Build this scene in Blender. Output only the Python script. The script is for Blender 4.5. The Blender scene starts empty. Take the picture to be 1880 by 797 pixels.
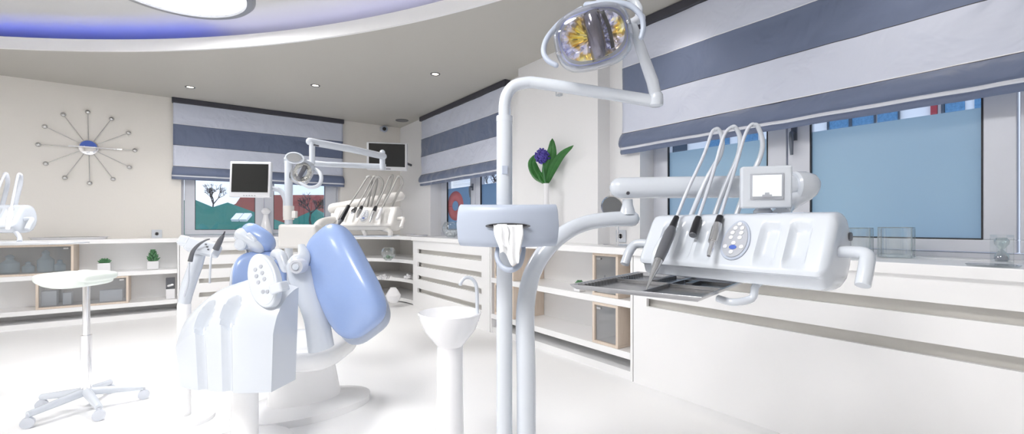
import bpy, bmesh, math, random
from mathutils import Vector, Matrix, Euler, noise
random.seed(7)
PI = math.pi
SC = bpy.context.scene
COL = SC.collection
# ---------------------------------------------------------------- camera frame
FOC, CX, HY, CAMZ = 834.0, 940.0, 412.0, 1.12
_a = math.atan2(.591, .807)
S_, C_ = math.sin(_a), math.cos(_a)

def W(px, py, d):
    X = (px - CX) / FOC * d
    return Vector((C_ * X + S_ * d, -S_ * X + C_ * d, CAMZ - (py - HY) / FOC * d))
def _ray(px):
    q = (px - CX) / FOC
    return C_ * q + S_, -S_ * q + C_
def PB(px, py, x):            # point on the plane x = const
    return W(px, py, x / _ray(px)[0])
def PA(px, py, y):            # point on the plane y = const
    return W(px, py, y / _ray(px)[1])
def PZ(px, py, z):            # point on the plane z = const
    return W(px, py, (CAMZ - z) * FOC / (py - HY))
RIGHT = Vector((C_, -S_, 0)); FWD = Vector((S_, C_, 0)); UP = Vector((0, 0, 1))
def frame(loc, roll=0, yaw=0, pitch=0):
    """local x = right, y = up, z = towards the room's middle (viewer side)"""
    M = Matrix((RIGHT, UP, -FWD)).transposed().to_4x4()
    R = Matrix.Rotation(math.radians(yaw), 4, 'Y') @ Matrix.Rotation(math.radians(pitch), 4, 'X') @ Matrix.Rotation(math.radians(roll), 4, 'Z')
    return Matrix.Translation(loc) @ M @ R
def TR(x=0, y=0, z=0, rz=0, rx=0, ry=0):
    return Matrix.Translation((x, y, z)) @ Euler((rx, ry, rz)).to_matrix().to_4x4()

# ---------------------------------------------------------------- materials
def mat(name, col, rough=.5, metal=0., bump=0., bscale=40., var=.03, spec=.5, emit=None, estr=0., alpha=None, coat=0., sheen=0.):
    m = bpy.data.materials.new(name); m.use_nodes = True
    nt = m.node_tree; p = nt.nodes['Principled BSDF']
    p.inputs['Roughness'].default_value = rough
    p.inputs['Metallic'].default_value = metal
    p.inputs['Specular IOR Level'].default_value = spec
    p.inputs['Coat Weight'].default_value = coat
    p.inputs['Sheen Weight'].default_value = sheen
    tc = nt.nodes.new('ShaderNodeTexCoord')
    nz = nt.nodes.new('ShaderNodeTexNoise'); nz.inputs['Scale'].default_value = bscale; nz.inputs['Detail'].default_value = 4
    nt.links.new(tc.outputs['Object'], nz.inputs['Vector'])
    mx = nt.nodes.new('ShaderNodeMix'); mx.data_type = 'RGBA'
    mx.inputs['A'].default_value = (*[c * (1 - var) for c in col], 1)
    mx.inputs['B'].default_value = (*[min(1, c * (1 + var)) for c in col], 1)
    nt.links.new(nz.outputs['Fac'], mx.inputs['Factor'])
    nt.links.new(mx.outputs['Result'], p.inputs['Base Color'])
    if bump:
        b = nt.nodes.new('ShaderNodeBump'); b.inputs['Strength'].default_value = bump; b.inputs['Distance'].default_value = .02
        nt.links.new(nz.outputs['Fac'], b.inputs['Height']); nt.links.new(b.outputs['Normal'], p.inputs['Normal'])
    if emit:
        p.inputs['Emission Color'].default_value = (*emit, 1); p.inputs['Emission Strength'].default_value = estr
    return m
def clear_mat(name, tint, gloss=.08, rough=.02, diffuse=0.):
    """thin clear sheet: straight-through light plus a sharp reflection"""
    m = bpy.data.materials.new(name); m.use_nodes = True; nt = m.node_tree; nt.nodes.clear()
    out = nt.nodes.new('ShaderNodeOutputMaterial')
    t = nt.nodes.new('ShaderNodeBsdfTransparent'); t.inputs['Color'].default_value = (*tint, 1)
    g = nt.nodes.new('ShaderNodeBsdfGlossy'); g.inputs['Roughness'].default_value = rough
    lw = nt.nodes.new('ShaderNodeLayerWeight'); lw.inputs['Blend'].default_value = .35
    mr = nt.nodes.new('ShaderNodeMapRange'); mr.inputs['To Min'].default_value = gloss; mr.inputs['To Max'].default_value = min(1, gloss + .6)
    nt.links.new(lw.outputs['Facing'], mr.inputs['Value'])
    mx = nt.nodes.new('ShaderNodeMixShader')
    nt.links.new(mr.outputs['Result'], mx.inputs['Fac']); nt.links.new(t.outputs[0], mx.inputs[1]); nt.links.new(g.outputs[0], mx.inputs[2])
    last = mx
    if diffuse:
        d = nt.nodes.new('ShaderNodeBsdfDiffuse'); d.inputs['Color'].default_value = (.8, .84, .86, 1)
        m2 = nt.nodes.new('ShaderNodeMixShader'); m2.inputs['Fac'].default_value = diffuse
        nt.links.new(mx.outputs[0], m2.inputs[1]); nt.links.new(d.outputs[0], m2.inputs[2]); last = m2
    nt.links.new(last.outputs[0], out.inputs['Surface'])
    return m
def film_mat(name, col):
    m = bpy.data.materials.new(name); m.use_nodes = True; nt = m.node_tree; nt.nodes.clear()
    out = nt.nodes.new('ShaderNodeOutputMaterial')
    t = nt.nodes.new('ShaderNodeBsdfTranslucent'); d = nt.nodes.new('ShaderNodeBsdfDiffuse')
    nz = nt.nodes.new('ShaderNodeTexNoise'); nz.inputs['Scale'].default_value = 1.3; nz.inputs['Detail'].default_value = 1
    tc = nt.nodes.new('ShaderNodeTexCoord'); nt.links.new(tc.outputs['Object'], nz.inputs['Vector'])
    mc = nt.nodes.new('ShaderNodeMix'); mc.data_type = 'RGBA'
    mc.inputs['A'].default_value = (*[c * .92 for c in col], 1); mc.inputs['B'].default_value = (*[min(1, c * 1.08) for c in col], 1)
    nt.links.new(nz.outputs['Fac'], mc.inputs['Factor'])
    nt.links.new(mc.outputs['Result'], t.inputs['Color'])
    d.inputs['Color'].default_value = (*[c * .35 for c in col], 1)
    mx = nt.nodes.new('ShaderNodeMixShader'); mx.inputs['Fac'].default_value = .2
    nt.links.new(t.outputs[0], mx.inputs[1]); nt.links.new(d.outputs[0], mx.inputs[2])
    g = nt.nodes.new('ShaderNodeBsdfGlossy'); g.inputs['Roughness'].default_value = .25
    m2 = nt.nodes.new('ShaderNodeMixShader'); m2.inputs['Fac'].default_value = .028
    nt.links.new(mx.outputs[0], m2.inputs[1]); nt.links.new(g.outputs[0], m2.inputs[2])
    nt.links.new(m2.outputs[0], out.inputs['Surface'])
    return m
def emit_mat(name, col, s):
    m = bpy.data.materials.new(name); m.use_nodes = True; nt = m.node_tree; nt.nodes.clear()
    out = nt.nodes.new('ShaderNodeOutputMaterial'); e = nt.nodes.new('ShaderNodeEmission')
    e.inputs['Color'].default_value = (*col, 1); e.inputs['Strength'].default_value = s
    nt.links.new(e.outputs[0], out.inputs['Surface']); return m
def stripe_mat():
    m = mat('blind_fabric', (.6, .6, .6), .48, 0, .9, 4, 0, .4, sheen=.3)
    nt = m.node_tree; p = nt.nodes['Principled BSDF']
    for nd in nt.nodes:
        if nd.type == 'BUMP': nd.inputs['Distance'].default_value = .028
        if nd.type == 'TEX_NOISE': nd.inputs['Distortion'].default_value = .7; nd.inputs['Detail'].default_value = 3
    geo = nt.nodes.new('ShaderNodeNewGeometry'); sx = nt.nodes.new('ShaderNodeSeparateXYZ')
    nt.links.new(geo.outputs['Position'], sx.inputs[0])
    mr = nt.nodes.new('ShaderNodeMapRange'); mr.inputs['From Min'].default_value = 1.6; mr.inputs['From Max'].default_value = 2.8
    nt.links.new(sx.outputs['Z'], mr.inputs['Value'])
    cr = nt.nodes.new('ShaderNodeValToRGB'); cr.color_ramp.interpolation = 'CONSTANT'
    L = (.62, .66, .78, 1); D = (.135, .17, .27, 1); PP = (.85, .86, .9, 1); SEAM = (.05, .055, .07, 1)
    st = [(1.6, D), (1.735, (.72, .74, .8, 1)), (1.752, D), (1.866, SEAM), (1.870, PP), (1.875, L), (2.137, SEAM), (2.141, D), (2.407, SEAM), (2.410, PP), (2.415, L), (2.68, (.05, .05, .065, 1))]
    els = cr.color_ramp.elements
    while len(els) < len(st): els.new(.5)
    for e, (z, c) in zip(els, st):
        pass
    for i, (z, c) in enumerate(st):
        els[i].position = (z - 1.6) / 1.2
        els[i].color = c
    nt.links.new(mr.outputs['Result'], cr.inputs['Fac'])
    nt.links.new(cr.outputs['Color'], p.inputs['Base Color'])
    return m
def oak_mat():
    m = mat('pale_oak', (.62, .5, .4), .5, 0, .05, 30)
    nt = m.node_tree; p = nt.nodes['Principled BSDF']
    tc = nt.nodes.new('ShaderNodeTexCoord'); mp = nt.nodes.new('ShaderNodeMapping'); mp.inputs['Scale'].default_value = (30, 30, 2)
    w = nt.nodes.new('ShaderNodeTexNoise'); w.inputs['Scale'].default_value = 3; w.inputs['Detail'].default_value = 6
    cr = nt.nodes.new('ShaderNodeValToRGB'); cr.color_ramp.elements[0].color = (.66, .54, .44, 1); cr.color_ramp.elements[1].color = (.82, .72, .62, 1)
    nt.links.new(tc.outputs['Object'], mp.inputs[0]); nt.links.new(mp.outputs[0], w.inputs['Vector']); nt.links.new(w.outputs['Fac'], cr.inputs[0]); nt.links.new(cr.outputs[0], p.inputs['Base Color'])
    return m
def dichroic_mat():
    m = mat('dichroic_reflector', (.8, .7, .4), .12, .75, .0, 20)
    nt = m.node_tree; p = nt.nodes['Principled BSDF']
    tc = nt.nodes.new('ShaderNodeTexCoord'); n = nt.nodes.new('ShaderNodeTexNoise'); n.inputs['Scale'].default_value = 9; n.inputs['Detail'].default_value = 3
    cr = nt.nodes.new('ShaderNodeValToRGB')
    e = cr.color_ramp.elements; e[0].position = .32; e[0].color = (.62, .66, .98, 1); e[1].position = .64; e[1].color = (.95, .95, 1, 1)
    for ps, c in ((.44, (.85, .85, 1, 1)), (.5, (.80, .55, .12, 1)), (.56, (.97, .85, .25, 1))):
        k = e.new(ps); k.color = c
    nt.links.new(tc.outputs['Object'], n.inputs['Vector']); nt.links.new(n.outputs['Fac'], cr.inputs[0]); nt.links.new(cr.outputs[0], p.inputs['Base Color'])
    return m
M = {}
M['wall'] = mat('wall_paint', (.80, .775, .735), .85, 0, .04, 60, .01)
M['wall_white'] = mat('white_wall_paint', (.84, .84, .85), .85, 0, .03, 60, .01)
M['ceil'] = mat('ceiling_paint', (.66, .66, .66), .9, 0, .02, 60, .01)
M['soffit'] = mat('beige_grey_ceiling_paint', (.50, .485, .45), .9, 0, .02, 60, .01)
M['floor'] = mat('white_floor', (.95, .95, .955), .5, 0, 0, 3, .01, .3)
M['lam'] = mat('white_laminate', (.94, .94, .945), .25, 0, 0, 5, .01)
M['plastic'] = mat('white_plastic', (.62, .66, .72), .22, 0, 0, 5, .01, .5, coat=.3)
M['cream'] = mat('cream_plastic', (.74, .72, .69), .3, 0, 0, 5, .01)
M['matte'] = mat('soft_white_plastic', (.42, .47, .57), .4, 0, 0, 5, .01)
M['hose'] = mat('grey_hose', (.60, .63, .69), .35, 0, 0, 5, .02)
M['hose_dark'] = mat('beige_hose', (.42, .41, .39), .4, 0, 0, 5, .02)
M['oak'] = oak_mat()
M['blind'] = stripe_mat()
M['rail'] = mat('dark_rail_fabric', (.055, .055, .07), .7)
M['wframe'] = mat('grey_window_frame', (.66, .68, .74), .35, .1, 0, 8, .02)
M['gasket'] = mat('black_gasket', (.02, .02, .025), .5)
M['handle'] = mat('grey_window_handle', (.16, .18, .22), .35, .5)
M['pane'] = clear_mat('window_glass', (.93, .96, .98), .04)
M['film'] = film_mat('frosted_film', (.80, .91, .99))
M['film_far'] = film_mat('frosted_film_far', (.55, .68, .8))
M['chrome'] = mat('chrome', (.85, .85, .87), .08, 1.)
M['steel'] = mat('brushed_steel', (.62, .62, .62), .22, .95, .03, 60)
M['traymetal'] = mat('tray_steel', (.40, .40, .41), .25, .85, .05, 30)
M['darkmetal'] = mat('dark_metal', (.10, .10, .12), .3, .6)
M['tool'] = mat('tool_grey', (.13, .135, .15), .35, .25)
M['black'] = mat('black_plastic', (.012, .012, .015), .3)
M['screen'] = mat('dark_screen', (.012, .013, .013), .18)
M['lcd'] = mat('pale_display', (.85, .87, .88), .2, emit=(.85, .9, .95), estr=.35)
M['keypad'] = mat('keypad_grey', (.42, .44, .49), .35)
M['button'] = mat('button_white', (.72, .73, .76), .3)
M['blue_ink'] = mat('blue_ink', (.05, .12, .5), .4)
M['slot'] = mat('radiator_cream', (.80, .78, .74), .6)
M['cushion'] = mat('light_blue_leather', (.29, .40, .68), .27, 0, .02, 70, .02, .5, coat=.15)
M['glass'] = clear_mat('clear_glass', (.96, .98, .985), .05, .03, .01)
M['cover'] = clear_mat('lamp_cover', (.98, .985, 1), .03, .02, .0)
M['smoked'] = clear_mat('cabinet_glass', (.80, .82, .85), .08, .08, .10)
M['bluejar'] = mat('blue_jar', (.45, .58, .62), .25)
M['reflector'] = dichroic_mat()
M['shield'] = mat('lamp_shield', (.20, .19, .23), .14, .9)
M['purple'] = mat('purple_petals', (.10, .075, .40), .7, 0, 0, 60, .3)
M['leaf'] = mat('green_leaf', (.03, .17, .03), .4, 0, .1, 25, .3)
M['succ'] = mat('succulent_green', (.10, .26, .12), .6, 0, 0, 30, .2)
M['paper'] = mat('white_tissue', (.92, .93, .95), .9, 0, .1, 30, .01)
M['ceramic'] = mat('white_ceramic', (.88, .88, .9), .15, 0, 0, 5, .01)
M['sand'] = mat('blue_sand', (.2, .2, .35), .9)
M['grille'] = mat('speaker_grille', (.22, .22, .22), .6, 0, .4, 200)
M['tvframe'] = mat('silver_tv_frame', (.66, .67, .70), .3, .2)
M['seatgreen'] = mat('pale_green_vinyl', (.80, .86, .81), .35)
M['bulb'] = emit_mat('downlight_glow', (1, .86, .68), 14)
M['ledblue'] = emit_mat('led_blue', (.14, .20, 1.), 9)
M['ledbounce'] = emit_mat('led_bounce_lavender', (.66, .66, 1.), 8)  # lavender emission stands in for white light reflected over the blue LED
M['lampring'] = mat('lamp_ring_grey', (.33, .34, .37), .35, .5)
M['groof'] = mat('green_roof', (.015, .16, .125), .8, 0, .2, 8, .15)
M['rroof'] = mat('red_roof', (.26, .07, .055), .9, 0, .3, 6, .35)
M['hwall'] = mat('house_render', (.75, .78, .8), .9)
M['bwall'] = mat('facade_white', (.80, .82, .86), .9)
M['bcurt'] = mat('blue_curtain', (.10, .24, .42), .8, 0, .8, 20, .5)
M['redp'] = mat('red_panel', (.32, .03, .04), .6)
M['redfilm'] = mat('red_film', (.50, .16, .18), .6)
M['bark'] = mat('bare_bark', (.07, .055, .05), .9, 0, .3, 20, .2)
M['ground'] = mat('outside_ground', (.42, .45, .48), .95, 0, .2, 1, .2)
M['bush'] = mat('dark_hedge', (.03, .09, .06), .95, 0, .5, 6, .4)
M['dark'] = mat('dark_glass', (.03, .05, .08), .2)

# ---------------------------------------------------------------- mesh helpers
def bm_(): return bmesh.new()
def box(bm, lo, hi, T=None):
    vs = [bm.verts.new((x, y, z)) for x in (lo[0], hi[0]) for y in (lo[1], hi[1]) for z in (lo[2], hi[2])]
    if T is not None:
        for v in vs: v.co = T @ v.co
    for f in ((0, 1, 3, 2), (4, 6, 7, 5), (0, 4, 5, 1), (2, 3, 7, 6), (0, 2, 6, 4), (1, 5, 7, 3)):
        bm.faces.new([vs[i] for i in f])
    return vs
def cbox(bm, c, s, T=None):
    return box(bm, [c[i] - s[i] / 2 for i in range(3)], [c[i] + s[i] / 2 for i in range(3)], T)
def sm(pts, n=6):
    pts = [Vector(p) for p in pts]
    if len(pts) < 3: return pts
    P = [pts[0] * 2 - pts[1]] + pts + [pts[-1] * 2 - pts[-2]]
    out = []
    for i in range(1, len(P) - 2):
        for k in range(n):
            t = k / n; a, b, c, d = P[i - 1], P[i], P[i + 1], P[i + 2]
            out.append(.5 * ((2 * b) + (c - a) * t + (2 * a - 5 * b + 4 * c - d) * t * t + (3 * b - a - 3 * c + d) * t ** 3))
    out.append(pts[-1]); return out
def tube(bm, pts, r, seg=14, T=None, flat=1.0, round_ends=False):
    pts = [Vector(p) for p in pts]
    n = len(pts)
    rs = list(r) if isinstance(r, (list, tuple)) else [r] * n
    if len(rs) != n:
        m = len(rs) - 1
        rs = [rs[min(m - 1, int(i / (n - 1) * m))] * (1 - ((i / (n - 1) * m) - min(m - 1, int(i / (n - 1) * m)))) + rs[min(m - 1, int(i / (n - 1) * m)) + 1] * ((i / (n - 1) * m) - min(m - 1, int(i / (n - 1) * m))) for i in range(n)]
    if round_ends:
        d0 = (pts[0] - pts[1]).normalized(); d1 = (pts[-1] - pts[-2]).normalized()
        hd, hr, td, trr = [], [], [], []
        for k in (1, 2, 3):
            a = k / 3.4 * PI / 2
            hd.insert(0, pts[0] + d0 * rs[0] * math.sin(a)); hr.insert(0, rs[0] * math.cos(a))
            td.append(pts[-1] + d1 * rs[-1] * math.sin(a)); trr.append(rs[-1] * math.cos(a))
        pts = hd + pts + td; rs = hr + rs + trr; n = len(pts)
    tang = [(pts[min(i + 1, n - 1)] - pts[max(i - 1, 0)]).normalized() for i in range(n)]
    up = Vector((0, 0, 1)) if abs(tang[0].z) < .9 else Vector((1, 0, 0))
    nx = tang[0].cross(up).normalized(); rings = []
    for i in range(n):
        nx = (nx - tang[i] * nx.dot(tang[i])).normalized(); ny = tang[i].cross(nx)
        ring = []
        for k in range(seg):
            a = 2 * PI * k / seg
            co = pts[i] + (nx * math.cos(a) + ny * math.sin(a) * flat) * rs[i]
            ring.append(bm.verts.new(T @ co if T is not None else co))
        rings.append(ring)
    for a, b in zip(rings, rings[1:]):
        for k in range(seg): bm.faces.new((a[k], a[(k + 1) % seg], b[(k + 1) % seg], b[k]))
    bm.faces.new(rings[0][::-1]); bm.faces.new(rings[-1])
def lathe(bm, prof, T=None, seg=28, sx=1, sy=1, cap=True):
    rings = []
    if prof[0] == prof[-1]: cap = False
    for r, z in prof:
        ring = []
        for k in range(seg):
            a = 2 * PI * k / seg; co = Vector((r * math.cos(a) * sx, r * math.sin(a) * sy, z))
            ring.append(bm.verts.new(T @ co if T is not None else co))
        rings.append(ring)
    for a, b in zip(rings, rings[1:]):
        for k in range(seg): bm.faces.new((a[k], a[(k + 1) % seg], b[(k + 1) % seg], b[k]))
    if cap and prof[0][0] > 1e-5: bm.faces.new(rings[0][::-1])
    if cap and prof[-1][0] > 1e-5: bm.faces.new(rings[-1])
def prism(bm, poly, z0, z1, T=None):
    a = [bm.verts.new(T @ Vector((x, y, z0)) if T is not None else (x, y, z0)) for x, y in poly]
    b = [bm.verts.new(T @ Vector((x, y, z1)) if T is not None else (x, y, z1)) for x, y in poly]
    n = len(poly)
    bm.faces.new(a[::-1]); bm.faces.new(b)
    for i in range(n): bm.faces.new((a[i], a[(i + 1) % n], b[(i + 1) % n], b[i]))
def surf(bm, fn, nu, nv, T=None, closeu=False):
    g = [[None] * (nv + 1) for _ in range(nu + 1)]
    for i in range(nu + 1):
        for j in range(nv + 1):
            co = Vector(fn(i / nu, j / nv)); g[i][j] = bm.verts.new(T @ co if T is not None else co)
    for i in range(nu):
        for j in range(nv): bm.faces.new((g[i][j], g[i + 1][j], g[i + 1][j + 1], g[i][j + 1]))
    return g
def sell(bm, h, T=None, e1=.5, e2=.5, nu=32, nv=20, warp=None):
    """closed superellipsoid pad of half sizes h"""
    def sp(c, e): return math.copysign(abs(c) ** e, c)
    rows = []
    for j in range(nv + 1):
        ph = -PI / 2 + PI * j / nv
        row = []
        for i in range(nu):
            th = 2 * PI * i / nu
            co = Vector((h[0] * sp(math.cos(ph), e1) * sp(math.cos(th), e2), h[1] * sp(math.cos(ph), e1) * sp(math.sin(th), e2), h[2] * sp(math.sin(ph), e1)))
            if warp: co = Vector(warp(co))
            if T is not None: co = T @ co
            row.append(bm.verts.new(co))
        rows.append(row)
    for a, b in zip(rows, rows[1:]):
        for i in range(nu): bm.faces.new((a[i], a[(i + 1) % nu], b[(i + 1) % nu], b[i]))
    bmesh.ops.remove_doubles(bm, verts=bm.verts, dist=1e-5)
def sphere(bm, c, r, seg=12, sc=(1, 1, 1)):
    T = Matrix.Translation(c) @ Matrix.Diagonal((sc[0], sc[1], sc[2], 1))
    lathe(bm, [(r * math.sin(PI * k / (seg)), -r * math.cos(PI * k / seg)) for k in range(seg + 1)], T, seg + 4)
    bmesh.ops.remove_doubles(bm, verts=bm.verts, dist=1e-6)

def tag(o, label, cat, group=None, kind=None):
    if label: o['label'] = label
    if cat: o['category'] = cat
    if group: o['group'] = group
    if kind: o['kind'] = kind
    return o
def _finish(name, bm, m, smooth, bevel, solid, subsurf=0):
    bmesh.ops.recalc_face_normals(bm, faces=bm.faces)
    me = bpy.data.meshes.new(name); bm.to_mesh(me); bm.free()
    me.materials.append(M[m] if isinstance(m, str) else m)
    if smooth:
        try: me.shade_smooth()
        except Exception: pass
        try: me.set_sharp_from_angle(angle=math.radians(38))
        except Exception: pass
    o = bpy.data.objects.new(name, me); COL.objects.link(o)
    if solid:
        s = o.modifiers.new('solid', 'SOLIDIFY'); s.thickness = solid; s.offset = 0
    if bevel:
        b = o.modifiers.new('bevel', 'BEVEL'); b.width = bevel; b.segments = 3; b.limit_method = 'ANGLE'; b.angle_limit = math.radians(40)
    return o
INV = {}
def root(name, loc, label=None, cat=None, group=None, kind=None):
    o = bpy.data.objects.new(name, None); COL.objects.link(o); o.location = Vector(loc); o.empty_display_size = .1
    INV[o.name] = Matrix.Translation(-Vector(loc))
    return tag(o, label, cat, group, kind)
def part(name, bm, m, parent, smooth=True, bevel=0, solid=0, label=None):
    """bm is in world coordinates; it is moved into the parent's frame"""
    bmesh.ops.transform(bm, matrix=INV[parent.name], verts=bm.verts)
    o = _finish(name, bm, m, smooth, bevel, solid)
    o.parent = parent; INV[o.name] = INV[parent.name]
    if label: o['label'] = label
    return o
def single(name, bm, m, label, cat, group=None, smooth=True, bevel=0, solid=0, kind=None):
    xs = [v.co for v in bm.verts]
    c = Vector(((min(v.x for v in xs) + max(v.x for v in xs)) / 2, (min(v.y for v in xs) + max(v.y for v in xs)) / 2, min(v.z for v in xs)))
    bmesh.ops.transform(bm, matrix=Matrix.Translation(-c), verts=bm.verts)
    o = _finish(name, bm, m, smooth, bevel, solid); o.location = c
    INV[o.name] = Matrix.Translation(-c)
    return tag(o, label, cat, group, kind)
def struct(name, bm, m, parent=None, smooth=False, bevel=0, kind='structure'):
    if parent is not None: return part(name, bm, m, parent, smooth, bevel)
    o = _finish(name, bm, m, smooth, bevel, 0); INV[o.name] = Matrix.Identity(4)
    o['kind'] = kind; return o
def copy_tree(o, parent=None):
    c = o.copy(); COL.objects.link(c)
    if parent is not None: c.parent = parent
    for ch in [k for k in bpy.data.objects if k.parent == o]: copy_tree(ch, c)
    return c

# ================================================================ THE ROOM
AY, BX, LX, NY = 7.31, 3.015, -4.4, -2.4      # back wall, right wall, left wall, near wall
HC, HT = 2.75, 3.0
def holes_wall(bm, fn, a0, a1, z1, holes):
    """fn(a0,a1,z0,z1) adds a block; holes = (a0,a1,z0,z1) sorted"""
    cur = a0
    for h in holes:
        fn(cur, h[0], 0, z1); fn(h[0], h[1], 0, h[2]); fn(h[0], h[1], h[3], z1); cur = h[1]
    fn(cur, a1, 0, z1)
b = bm_(); box(b, (LX - .3, NY - .3, -.1), (BX + .3, AY + .3, 0)); struct('floor', b, 'floor')
b = bm_(); holes_wall(b, lambda a, c, z0, z1: box(b, (a, AY, z0), (c, AY + .3, z1)), LX - .3, BX + .3, HT, [(.02, 2.03, .95, 2.62)]); struct('wall_back', b, 'wall')
b = bm_(); holes_wall(b, lambda a, c, z0, z1: box(b, (BX, a, z0), (BX + .3, c, z1)), NY - .3, AY, HT, [(-1.45, 2.36, .95, 2.62), (4.15, 6.17, .95, 2.62)]); struct('wall_right', b, 'wall_white')
b = bm_(); box(b, (LX - .3, NY, 0), (LX, AY, HT)); struct('wall_left', b, 'wall')
b = bm_(); box(b, (LX, NY - .3, 0), (BX, NY, HT)); struct('wall_front', b, 'wall')
b = bm_(); box(b, (2.865, 2.68, .951), (BX, 3.80, HC)); struct('pillar', b, 'wall_white')
b = bm_(); box(b, (LX - .3, NY - .3, HT), (BX + .3, AY + .3, HT + .1)); struct('ceiling', b, 'ceil')
# lowered ceiling round the curved recess
RC, RR = Vector((-4.68, -.12)), 7.135
def edge_pt(th):
    d = Vector((math.cos(th), math.sin(th))); t = 1e9
    if d.x > 1e-6: t = min(t, (BX - RC.x) / d.x)
    if d.y > 1e-6: t = min(t, (AY - RC.y) / d.y)
    if d.y < -1e-6: t = min(t, (NY - RC.y) / d.y)
    return RC + d * t
b = bm_()
ths = sorted([math.radians(a) for a in [-19.4 + i * 1.205 for i in range(91)]] + [math.atan2(AY - RC.y, BX - RC.x), math.atan2(NY - RC.y, BX - RC.x)])
ths = [t for t in ths if (edge_pt(t) - RC).length > RR + .001]
prev = None
for th in ths:
    i_ = RC + Vector((math.cos(th), math.sin(th))) * RR; o_ = edge_pt(th)
    cur = [b.verts.new((i_.x, i_.y, HC)), b.verts.new((o_.x, o_.y, HC)), b.verts.new((o_.x, o_.y, HC + .03)), b.verts.new((i_.x, i_.y, HC + .03))]
    if prev:
        for k in range(4): b.faces.new((prev[k], prev[(k + 1) % 4], cur[(k + 1) % 4], cur[k]))
    prev = cur
struct('ceiling_soffit', b, 'soffit')
b = bm_(); prev = None
for th in ths:
    d = Vector((math.cos(th), math.sin(th))); a_ = RC + d * (RR - .012); c_ = RC + d * (RR + .012)
    cur = [b.verts.new((a_.x, a_.y, HC - .004)), b.verts.new((c_.x, c_.y, HC - .004)), b.verts.new((c_.x, c_.y, HC + .105)), b.verts.new((a_.x, a_.y, HC + .105))]
    if prev:
        for k in range(4): b.faces.new((prev[k], prev[(k + 1) % 4], cur[(k + 1) % 4], cur[k]))
    prev = cur
struct('ceiling_trim', b, 'lam')
# LED strips behind the lip; right stretch tinted to imitate reflected white light
for nm, a0, a1, m, lb in (('led_strip', 47, 86, 'ledblue', 'blue glowing light strip hidden in the curved ceiling recess, left stretch'),
                      ('led_strip', -14, 46.5, 'ledbounce', 'light strip hidden in the curved ceiling recess, right stretch, tinted lavender to imitate white reflection')):
    b = bm_(); pts = [(RC.x + math.cos(math.radians(a0 + (a1 - a0) * k / 60)) * (RR + .10), RC.y + math.sin(math.radians(a0 + (a1 - a0) * k / 60)) * (RR + .10), HC + .042) for k in range(61)]
    tube(b, pts, .011, 6); single(nm, b, m, lb, 'light strip')

# ---------------------------------------------------------------- windows
def window(name, mp, a0, a1, z0, z1, panes, frost, filmm, handles, flip):
    """mp(a, t, z) -> world, a along the wall, t depth (0 inner face of the frame, + outwards)"""
    def bx(bm, aa, ab, ta, tb, za, zb):
        p, q = mp(aa, ta, za), mp(ab, tb, zb)
        box(bm, [min(p[i], q[i]) for i in range(3)], [max(p[i], q[i]) for i in range(3)])
    r = root(name, mp((a0 + a1) / 2, 0, z0), kind='structure')
    b = bm_(); f = .03
    bx(b, a0, a1, 0, .07, z0, z0 + f); bx(b, a0, a1, 0, .07, z1 - f, z1); bx(b, a0, a0 + f, 0, .07, z0 + f, z1 - f); bx(b, a1 - f, a1, 0, .07, z0 + f, z1 - f)
    struct('window_frame', b, 'wframe', r, bevel=.003)
    zb = 1.045
    for i, (g0, g1, s0, s1) in enumerate(panes):     # glass range, sash range
        b = bm_(); za, zt = z0 + f + .004, z1 - f - .004
        bx(b, s0, s1, -.018, .05, za, zb); bx(b, s0, s1, -.018, .05, zt - .07, zt); bx(b, s0, g0, -.018, .05, zb, zt - .07); bx(b, g1, s1, -.018, .05, zb, zt - .07)
        s = part('casement', b, 'wframe', r, False, .004)
        b = bm_(); w = .006
        bx(b, g0, g0 + w, -.02, 0, zb, zt - .07); bx(b, g1 - w, g1, -.02, 0, zb, zt - .07); bx(b, g0 + w, g1 - w, -.02, 0, zb, zb + w)
        part('gasket', b, 'gasket', s, False)
        b = bm_(); bx(b, g0, g1, .015, .02, zb, zt - .07); part('pane', b, 'pane', s, False)
        if frost:
            b = bm_(); bx(b, g0 + .002, g1 - .002, .006, .009, zb + .002, frost); part('frosted_film', b, filmm, s, False)
        if handles[i] is not None:
            ha, hz, dn = handles[i]
            b = bm_(); bx(b, ha - .016, ha + .016, -.03, -.018, hz - .045, hz + .045)
            pts = [mp(ha, -.03, hz), mp(ha, -.06, hz), mp(ha, -.066, hz - .01 * dn), mp(ha, -.066, hz - .07 * dn), mp(ha + .0, -.06, hz - .14 * dn)]
            tube(b, sm(pts, 4), [.011, .012, .013, .013, .009], 10); part('handle', b, 'handle', s)
    return r
PB_F = 3.19
rw = window('window_1', lambda a, t, z: (a, AY + .12 + t, z), .02, 2.03, .95, 2.62,
            [(.17, .875, .055, .985), (1.112, 1.826, .995, 1.995)], None, 'film', [None, (1.045, 1.75, 1)], 0)
window('window_2', lambda a, t, z: (PB_F + t, a, z), 4.15, 6.17, .95, 2.62,
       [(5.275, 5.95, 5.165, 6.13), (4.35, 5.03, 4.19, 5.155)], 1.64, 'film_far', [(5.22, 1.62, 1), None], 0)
window('window_3', lambda a, t, z: (PB_F + t, a, z), -1.45, 2.36, .95, 2.62,
       [(1.44, 2.21, 1.325, 2.325), (.432, 1.187, .32, 1.315), (-.58, .2, -.68, .31), (-1.30, -.80, -1.41, -.69)], 1.697, 'film', [None, (1.275, 1.70, 1), None, None], 0)
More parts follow.
